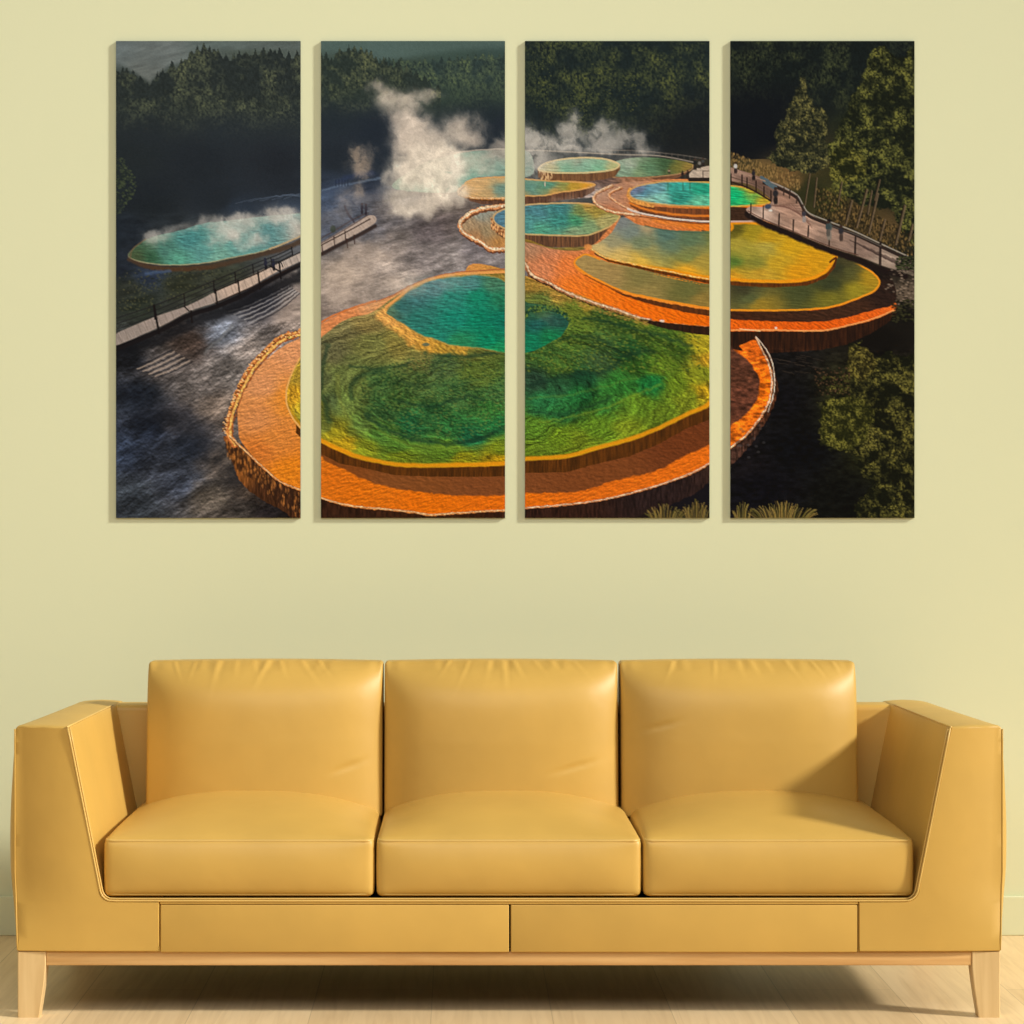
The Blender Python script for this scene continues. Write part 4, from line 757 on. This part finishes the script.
# ---- setting
def sstruct(name, bm, m, smooth=False):
    o = link(name, bm, m, None, smooth); tag(o, kind='structure'); return o
bm = bmesh.new(); box(bm, -5, 5, -6, WALL_Y + .1, -.1, 0); sstruct('floor', bm, M_FLOOR)
bm = bmesh.new(); box(bm, -5, 5, WALL_Y, WALL_Y + .1, 0, 3.2); sstruct('wall_back', bm, M_WALL)
bm = bmesh.new(); box(bm, -5, 5, WALL_Y - .014, WALL_Y, 0, .104, .003); sstruct('baseboard_back', bm, M_WALL)

# ---- print panels
LIN = np.where(IMG <= .04045, IMG / 12.92, ((IMG + .055) / 1.055) ** 2.4)
LIN = np.clip((LIN - INK_OFF) * np.array(INK_GAIN), 0.0005, .95)
def panel(px0, px1, py0, py1, label):
    TH = .008
    a = P(px0, py0, WALL_Y - TH); b = P(px1, py1, WALL_Y - TH)
    x0, x1, z1, z0 = a.x, b.x, a.z, b.z
    root = empty('canvas_print', ((x0 + x1) / 2, WALL_Y - TH, z0))
    tag(root, label, 'wall art', 'four part canvas picture above the sofa')
    nx = int((px1 - px0) * K) + 1; ny = int((py1 - py0) * K) + 1
    u = np.linspace(0, 1, nx); v = np.linspace(0, 1, ny)
    U, V = np.meshgrid(u, v)
    px = px0 + U * (px1 - px0); py = py0 + V * (py1 - py0)
    # bilinear pick from the painted grid
    fx = (px - AX0) * K; fy = (py - AY0) * K
    ix = np.clip(fx.astype(int), 0, NW - 2); iy = np.clip(fy.astype(int), 0, NH - 2)
    tx = (fx - ix)[..., None]; ty = (fy - iy)[..., None]
    c = (LIN[iy, ix] * (1 - tx) + LIN[iy, ix + 1] * tx) * (1 - ty) + (LIN[iy + 1, ix] * (1 - tx) + LIN[iy + 1, ix + 1] * tx) * ty
    co = np.zeros((ny * nx, 3)); cxm = (x0 + x1) / 2
    co[:, 0] = (x0 + U * (x1 - x0)).ravel() - cxm; co[:, 2] = (z1 + V * (z0 - z1)).ravel() - z0; co[:, 1] = 0
    idx = np.arange(ny * nx).reshape(ny, nx)
    f = np.stack([idx[:-1, :-1], idx[1:, :-1], idx[1:, 1:], idx[:-1, 1:]], -1).reshape(-1, 4)
    me = D.meshes.new('printed_picture')
    me.vertices.add(len(co)); me.vertices.foreach_set('co', co.ravel())
    me.loops.add(f.size); me.loops.foreach_set('vertex_index', f.ravel().astype(np.int32))
    me.polygons.add(len(f)); me.polygons.foreach_set('loop_start', np.arange(0, f.size, 4, dtype=np.int32))
    me.update(calc_edges=True); me.validate()
    at = me.color_attributes.new('ink', 'FLOAT_COLOR', 'POINT')
    rgba = np.ones((ny * nx, 4)); rgba[:, :3] = c.reshape(-1, 3)
    at.data.foreach_set('color', rgba.ravel())
    me.materials.append(M_PRINT)
    o = D.objects.new('printed_picture', me); COL.objects.link(o); o.parent = root
    bm = bmesh.new(); w2 = (x1 - x0) / 2
    box(bm, -w2, w2, .0006, TH, 0, z1 - z0)
    link('backing_board', bm, M_EDGE, root, False)
panel(116, 300.5, 41, 518, 'leftmost canvas print showing dark forest, a steaming pool and a boardwalk')
panel(321, 505, 41, 518, 'canvas print with a tall white steam plume over a green pool, second from left')
panel(525, 709.5, 41, 518, 'canvas print with small round pools above green and orange terraces, third from left')
panel(730.5, 914.5, 41, 518, 'rightmost canvas print with trees, a curved boardwalk and a dark bushy corner')

# ---- sofa
sofa = empty('sofa', (CX, .4, 0))
tag(sofa, 'wide mustard yellow leather three seater sofa on pale oak legs below the pictures', 'sofa')
def sp(name, bm, m, parent=sofa, smooth=True, sharp=None):
    for v in bm.verts: v.co = v.co - Vector((0, .4, 0))
    if parent is not sofa:
        pass
    o = link(name, bm, m, parent, smooth)
    if sharp: autosmooth(o, sharp)
    return o
ZB, ZT = .1465, .6475
def fbow(x, z=.4):                            # front face falls back toward the outer edge
    t = max(0, min(1, (abs(x) - .93) / .163)); k = max(0, min(1, (z - ZB) / .16)); return (.006 + .026 * k * k * (3 - 2 * k)) * t * t
def zt(y):
    if y < .66: return ZT - .004 * 0
    t = min(1, (y - .66) / .12); return ZT - .10 * (1 - math.sqrt(max(0, 1 - t * t)))
def xo(z, y):
    t = max(0, min(1, (z - ZB) / (ZT - ZB)))
    k = 1 - math.exp(-max(0, y) / .035)
    return 1.0925 + .0115 * min(1, t * 3) * math.exp(-max(0, y) / .3) + (.026 * (max(0.0, math.sin(math.pi * t)) ** .75) - .0) * k - .030 * max(0, y) / .72 * t
def xi(z, y):
    t = (z - .285) / (ZT - .285)
    return .907 + .072 * max(0, t) - .018 * max(0, y) / .58
def arm(s):
    bm = bmesh.new()
    zs_out = [ZB + (ZT - ZB) * i / 20 for i in range(21)]
    rc = .026
    cor = [(.884 + 0.0, .2620)]
    prof = []                          # (kind, param) pairs: outer bottom -> top -> inner down -> corner -> seam -> bottom
    ys = [0, .004, .012, .025, .045, .08, .14, .22, .32, .44, .56, .64, .68, .71, .74, .76, .775, .78]
    rings = []
    for k, y in enumerate(ys):
        top = zt(y); pts = []
        rt = .012 + 0 * y
        for i in range(20):
            z = ZB + (top - rt - ZB) * i / 19; pts.append((xo(z, y), z))
        x_t = xo(top, y)
        for a in (25, 45, 65, 90): pts.append((x_t - rt + rt * math.cos(math.radians(a)), top - rt + rt * math.sin(math.radians(a))))
        xin = xi(top, y); ri = .006
        for f in (.25, .5, .75): pts.append((x_t - rt + (xin + ri - x_t + rt) * f, top + .003 * math.sin(f * math.pi) * min(1, y / .03)))
        for a in (90, 120, 150, 180): pts.append((xin + ri + ri * math.cos(math.radians(a)), top - ri + ri * math.sin(math.radians(a))))
        for i in range(1, 13):
            z = top - ri + (.2890 - top + ri) * i / 12; pts.append((xi(z, y), z))
        x2 = xi(.289, y)
        for a in (15, 35, 55, 75, 90): pts.append((x2 - rc + rc * math.cos(math.radians(a)), .2620 + rc - rc * math.sin(math.radians(a))))
        pts.append((.84, .2620)); pts.append((.776, .2620)); pts.append((.776, .20)); pts.append((.776, ZB)); pts.append((.9, ZB)); pts.append((1.0, ZB))
        ring = []
        n = len(pts)
        ins = {0: .004, 1: .0012}.get(k, 0)
        for i, (x, z) in enumerate(pts):
            ax, az = pts[i - 1]; bx, bz = pts[(i + 1) % n]
            tx_, tz_ = bx - ax, bz - az; L = math.hypot(tx_, tz_) or 1
            nx_, nz_ = -tz_ / L, tx_ / L
            X = x + nx_ * ins; Z = z + nz_ * ins
            yy = max(y, 0) + (fbow(x, z) * max(0, 1 - y / .12) if y < .12 else 0)
            ring.append(bm.verts.new((s * X, yy, Z)))
        rings.append(ring)
    n = len(rings[0])
    for A, B in zip(rings, rings[1:]):
        for i in range(n): bm.faces.new((A[i], A[(i + 1) % n], B[(i + 1) % n], B[i]))
    bm.faces.new(rings[-1])
    # front face: grid across, matching fbow
    R0 = [v.co.copy() for v in rings[0]]
    inner = [(abs(v.x), v.z) for v in R0[27:48]]; outer = [(abs(v.x), v.z) for v in R0[:24]]
    zc = min(z for x, z in inner); a_low = abs(R0[49].x)
    def at_z(ch, z):
        for (xa, za), (xb, zb) in zip(ch, ch[1:]):
            if min(za, zb) - 1e-7 <= z <= max(za, zb) + 1e-7:
                return xa if abs(za - zb) < 1e-9 else xa + (xb - xa) * (z - za) / (zb - za)
        return min(ch, key=lambda q: abs(q[1] - z))[0]
    zlo = R0[0].z; ztop = max(z for x, z in outer)
    zs = sorted({round(z, 6) for x, z in inner + outer} | {round(zc, 6)})
    zs = [z for z in zs if z <= ztop + 1e-6]
    for (zz0, zz1) in zip(zs, zs[1:]):
        low = zz1 <= zc + 1e-6
        a0 = a_low if low else at_z(inner, zz0); a1 = a_low if low else at_z(inner, zz1)
        b0, b1 = at_z(outer, zz0), at_z(outer, zz1)
        m_ = 14
        for i in range(m_):
            q = []
            for (a, b, z, f) in ((a0, b0, zz0, i / m_), (a0, b0, zz0, (i + 1) / m_), (a1, b1, zz1, (i + 1) / m_), (a1, b1, zz1, i / m_)):
                x = a + (b - a) * f; q.append(bm.verts.new((s * x, fbow(x, z), z)))
            bm.faces.new(q)
    bmesh.ops.remove_doubles(bm, verts=bm.verts, dist=.0001)
    o = sp('armrest', bm, M_LEA, sharp=50)
    # welt along the outer front edge, child of the armrest
    b2 = bmesh.new(); pts = []
    for i in range(21):
        z = ZB + .004 + (ZT - .012 - ZB) * i / 20; pts.append((s * (xo(z, 0) - .0005), fbow(1.093, z) + .001, z))
    tube(b2, pts, .0018); sp('seam_welt', b2, M_LEA, o)
    b2 = bmesh.new(); pts = [(s * (xi(ZT, y) + .002), y, ZT - .0005) for y in [0, .1, .2, .3, .4, .5, .56]]
    tube(b2, pts, .0024); sp('seam_welt', b2, M_PIP, o)
    return o
ARML = arm(-1); ARMR = arm(1)

# backrest frame
bm = bmesh.new()
sec = [(.585, .16), (.585, .63)] + [(.585 + .014 * (1 - math.cos(a)), .63 + .014 * math.sin(a)) for a in (.5, 1.0, 1.57)] + [(.66, .645)] + [(.66 + .11 * math.sin(a), .545 + .10 * math.cos(a)) for a in (.3, .6, .9, 1.2, 1.57)] + [(.77, .16)]
xs = [-.972, -.6, 0, .6, .972]; rings = [[bm.verts.new((x, y, z)) for y, z in sec] for x in xs]
for A, B in zip(rings, rings[1:]):
    for i in range(len(sec)): bm.faces.new((A[i], A[(i + 1) % len(sec)], B[(i + 1) % len(sec)], B[i]))
bm.faces.new(rings[0]); bm.faces.new(rings[-1])
sp('backrest', bm, M_LEA, sharp=40)
# seat base and front panels
bm = bmesh.new(); box(bm, -.895, .895, .030, .584, .150, .2585, .003); sp('seat_base', bm, M_DUST, smooth=False)
for (a, b) in ((-.7755, .0012), (.0028, .7755)):
    bm = bmesh.new(); box(bm, a + .0012, b - .0012, .0015, .030, ZB, .2520, .0025); sp('front_panel', bm, M_LEA, sharp=50)
bm = bmesh.new(); box(bm, -.7755, .7755, .001, .030, .2530, .2620, .0022); sp('front_border', bm, M_LEA, sharp=50)
# welt following the U of the front opening (two cords)
def ushape(off, y):
    pts = []
    R_ = .026
    for i in range(11):
        z = ZT - .002 + (.2925 - ZT) * i / 10; pts.append((-(xi(z, 0) - off), y, z))
    cxx = .907 - R_
    for a in (15, 35, 55, 75): pts.append((-(cxx + (R_ - off) * math.cos(math.radians(a))), y, .2880 - (R_ - off) * math.sin(math.radians(a))))
    x = -.87
    while x < .871: pts.append((x, y, .2622 + off)); x += .0435
    for p in list(pts[:15])[::-1]: pts.append((-p[0], p[1], p[2]))
    return pts
bm = bmesh.new(); tube(bm, ushape(-.001, .0005), .0022); tube(bm, ushape(.0022, .0085), .0020)
sp('front_welt', bm, M_PIP)

# seat cushions
def seat(x0, x1):
    cx_ = (x0 + x1) / 2; hx = (x1 - x0) / 2; hy = .283; hz = .0645; cy = .018 + hy; cz = .2665 + hz
    def fn(x, y, z):
        u = x / hx; v = (y + hy) / (2 * hy)
        zz = z
        if z > hz * .4:
            k = (z - hz * .4) / (hz * .6)
            zz += k * (.060 * (1 - abs(u) ** 2.5) * (1 - math.exp(-v * 4.2)) + .006 * (1 - math.exp(-v * 12)))
        fr = max(0, 1 - v * 3)
        w_ = (z / hz)
        yy = y - .016 * (1 - u ** 6) * (1 - w_ ** 2) * fr
        side = 1 + .006 * (1 - w_ ** 2) * (1 if abs(u) > .5 else 0) / max(hx, .1) * .3
        # slight narrowing toward the top back corners so neighbours part in a V
        xx = x * side * (1 - (.010 * k if z > hz * .4 else 0) * min(1, v * 1.6))
        return Vector((cx_ + xx, cy + yy, cz + zz))
    bm = rbox(hx, hy, hz, .013, 44, 30, 14, fn)
    o = sp('seat_cushion', bm, M_LEA)
    for zl in (hz - .001, -hz + .006):
        pts = []
        inset = .0 if zl > 0 else -.0005
        ax, ay = hx - .0035, hy - .0035; rr = .016
        for (qx, qy, a0) in ((ax - rr, -ay + rr, -90), (ax - rr, ay - rr, 0), (-ax + rr, ay - rr, 90), (-ax + rr, -ay + rr, 180)):
            for a in (0, 30, 60, 90):
                pts.append((qx + rr * math.cos(math.radians(a0 + a)), qy + rr * math.sin(math.radians(a0 + a)), zl))
            # long straight runs get points through subdivision
        dense = []
        for i in range(len(pts)):
            p, q = Vector(pts[i]), Vector(pts[(i + 1) % len(pts)])
            m_ = max(1, int((q - p).length / .04))
            for k in range(m_): dense.append(p.lerp(q, k / m_))
        b2 = bmesh.new(); out = []
        for p in dense:
            q = fn(p.x, p.y, p.z if zl < 0 else hz)
            if zl > 0: q.z = cz + hz - .004; q.y -= .0018 if p.y < 0 else 0
            if q.y > .5: q.y = min(q.y, .58)
            out.append(q)
        tube(b2, out, .0032 if zl > 0 else .0026, 6, True); sp('cushion_piping', b2, M_PIP, o)
    return o
seat(-.9020, -.3010); seat(-.2945, .2950); seat(.3010, .9020)

# back cushions
def back(x0, x1, seed, folds, wr=()):
    cx_ = (x0 + x1) / 2; hx = (x1 - x0) / 2; z0, z1 = .385, .757; hz = (z1 - z0) / 2; cz = (z0 + z1) / 2; hy = .058
    r0 = random.Random(seed)
    def fn(x, y, z):
        u = x / hx; w_ = z / hz; t = (w_ + 1) / 2
        f = -y / hy                         # +1 on the front face
        prof = .55 * (1 - u * u) + .45 * (1 - abs(u) ** 6)
        vert_ = (1 - max(0, w_) ** 5 * .97) * (1 - .10 * max(0, -w_))
        bulge = .072 * prof * vert_
        th = 1 - .5 * max(0, w_) ** 5      # thins toward the top seam
        yy = y * th
        yy -= bulge * (f if f > 0 else f * .25)
        zz = z + .004 * (1 - u * u) * max(0, w_) ** 2
        xx = x
        if f > .2:
            g = 0
            for (fu, amp, wd, sl, ln) in folds:
                dd = (u - fu - sl * (1 - t)) / wd
                fade = math.exp(-(max(0, 1 - t) / ln) ** 1.5)
                g += amp * fade * (math.exp(-dd * dd) - .7 * math.exp(-(dd - 1.6) ** 2))
            yy -= g * f
            for (wu, wz, wl, wh, amp) in wr:
                du = (u - wu) / wl; dz = (w_ - wz - .06 * du) / wh
                yy += amp * math.exp(-du * du - dz * dz) * f
        if w_ > .9: zz += .0008 * math.sin(u * 31 + seed + 2 * math.sin(u * 13)) * max(0, f)
        yc = .513 + .030 * (t - .3)
        return Vector((cx_ + xx, yc + yy, cz + zz))
    bm = rbox(hx, hy, hz, .008, 130, 10, 70, fn)
    o = sp('back_cushion', bm, M_LEA)
    for s in (-1, 1):
        b2 = bmesh.new(); pts = [fn(s * (hx - .002), -hy * .4, hz * (-1 + 2 * i / 24)) for i in range(1, 24)]
        tube(b2, pts, .0016, 6); sp('side_seam', b2, M_PIP, o)
    return o
k_ = (CD + .47) / CD * S
def bx(px): return (px - VPX) * k_ - CX
rf = random.Random(4)
def folds(lst): return [(u, rf.uniform(.0035, .0065), rf.uniform(.014, .026), sl * 1.3, rf.uniform(.04, .085)) for u, sl in lst]
back(bx(147), bx(382.5), 1, folds([(-.78, .5), (-.60, -.25), (-.40, -.2), (-.25, 0), (-.1, .3), (.02, -.5), (.12, .5), (.3, .9), (.45, .9)]), [(.72, -.32, .12, .035, .004)])
back(bx(384.5), bx(618), 2, folds([(-.45, -.7), (-.28, -.5), (-.1, -.3), (.02, .05), (.1, .6), (.28, .9), (.42, 1.0), (.62, 1.0)]), [(.62, -.32, .16, .03, .004)])
back(bx(621), bx(857), 3, folds([(-.55, -.6), (-.2, -.2), (0, .1), (.1, .4), (.22, .5), (.4, .7), (.62, .7), (.8, .5)]), [(-.68, .2, .14, .03, .003)])

# oak rail and legs
bm = bmesh.new(); box(bm, -1.03, 1.03, .010, .034, .1155, ZB, .003); sp('wooden_rail', bm, M_RAIL, sharp=50)
bm = bmesh.new(); box(bm, -1.03, 1.03, .70, .724, .1155, ZB, .003); sp('wooden_rail', bm, M_RAIL, sharp=50)
def leg(s, y0, y1):
    bm = bmesh.new(); rings = []
    N = 14
    for i in range(N + 1):
        t = i / N; z = ZB * t
        xin = 1.0445 - .0145 * min(1, t / .8) ** .8 ; xin = 1.030 + (1.0445 - 1.030) * (1 - min(1, t / .78)) ** 1.25
        xout = 1.0925; yy1 = y1 - .012 * (1 - t)
        c = [(xin, y0), (xout, y0), (xout, yy1), (xin, yy1)]; b = .002
        ring = []
        for (x, y, dx, dy) in ((xin, y0, 1, 1), (xout, y0, -1, 1), (xout, yy1, -1, -1), (xin, yy1, 1, -1)):
            A = (x + dx * b, y); B = (x, y + dy * b)
            if (dx * dy) > 0: ring += [B, A]
            else: ring += [A, B]
        rings.append([bm.verts.new((s * x, y, z)) for x, y in ring])
    for A, B in zip(rings, rings[1:]):
        for i in range(8): bm.faces.new((A[i], A[(i + 1) % 8], B[(i + 1) % 8], B[i]))
    bm.faces.new(rings[0]); bm.faces.new(rings[-1])
    sp('leg', bm, M_OAK, sharp=30)
for s in (-1, 1): leg(s, .008, .052); leg(s, .700, .744)
bm = bmesh.new(); box(bm, -1.02, 1.02, .034, .70, .1400, .1460); sp('dust_cover', bm, M_DUST, smooth=False)

# ---- light
def lamp(kind, name, loc, rot_, energy, color, **kw):
    d = D.lights.new(name, kind); d.energy = energy; d.color = color
    for k2, v2 in kw.items(): setattr(d, k2, v2)
    o = D.objects.new(name, d); COL.objects.link(o); o.location = loc
    if rot_ is not None: o.rotation_euler = rot_
    return o
def aim(o, target): o.rotation_euler = (Vector(target) - o.location).to_track_quat('-Z', 'Y').to_euler()
sun = lamp('SUN', 'sun_light', (4, -2, 3), None, SUN_E, SUN_C, angle=math.radians(SUN_A))
sun.rotation_euler = Vector(SUN_D).to_track_quat('-Z', 'Y').to_euler()
for nm, loc, tgt, e, c, sz, sy in LAMPS:
    o = lamp('AREA', nm, loc, None, e, c, shape='RECTANGLE', size=sz, size_y=sy); aim(o, tgt)
W = D.worlds.new('room_daylight'); SC.world = W; W.use_nodes = True
bg = W.node_tree.nodes['Background']; bg.inputs['Color'].default_value = WORLD_C; bg.inputs['Strength'].default_value = WORLD_E
_tc = W.node_tree.nodes.new('ShaderNodeTexCoord'); _sx = W.node_tree.nodes.new('ShaderNodeSeparateXYZ'); _rp = ramp(W.node_tree.nodes, [(.42, tuple(v * .35 for v in WORLD_C[:3]) + (1,)), (.85, WORLD_C)])
_mr = W.node_tree.nodes.new('ShaderNodeMapRange'); _mr.inputs['From Min'].default_value = -1
W.node_tree.links.new(_tc.outputs['Generated'], _sx.inputs[0]); W.node_tree.links.new(_sx.outputs['Z'], _mr.inputs['Value']); W.node_tree.links.new(_mr.outputs[0], _rp.inputs['Fac']); W.node_tree.links.new(_rp.outputs['Color'], bg.inputs['Color'])

# ---- camera
cam = D.cameras.new('camera'); co = D.objects.new('camera', cam); COL.objects.link(co); SC.camera = co
co.location = (0, -CD, CAMZ); co.rotation_euler = (math.radians(90), 0, 0)
cam.sensor_width = 36; cam.lens = 36 * CD / (1024 * S)
cam.shift_x = (512 - VPX) / 1024; cam.shift_y = (VPY - 512) / 1024
SC.view_settings.view_transform = 'Standard'; SC.view_settings.look = 'None'
SC.view_settings.gamma = 1; SC.view_settings.exposure = 0; SC.view_settings.use_curve_mapping = False
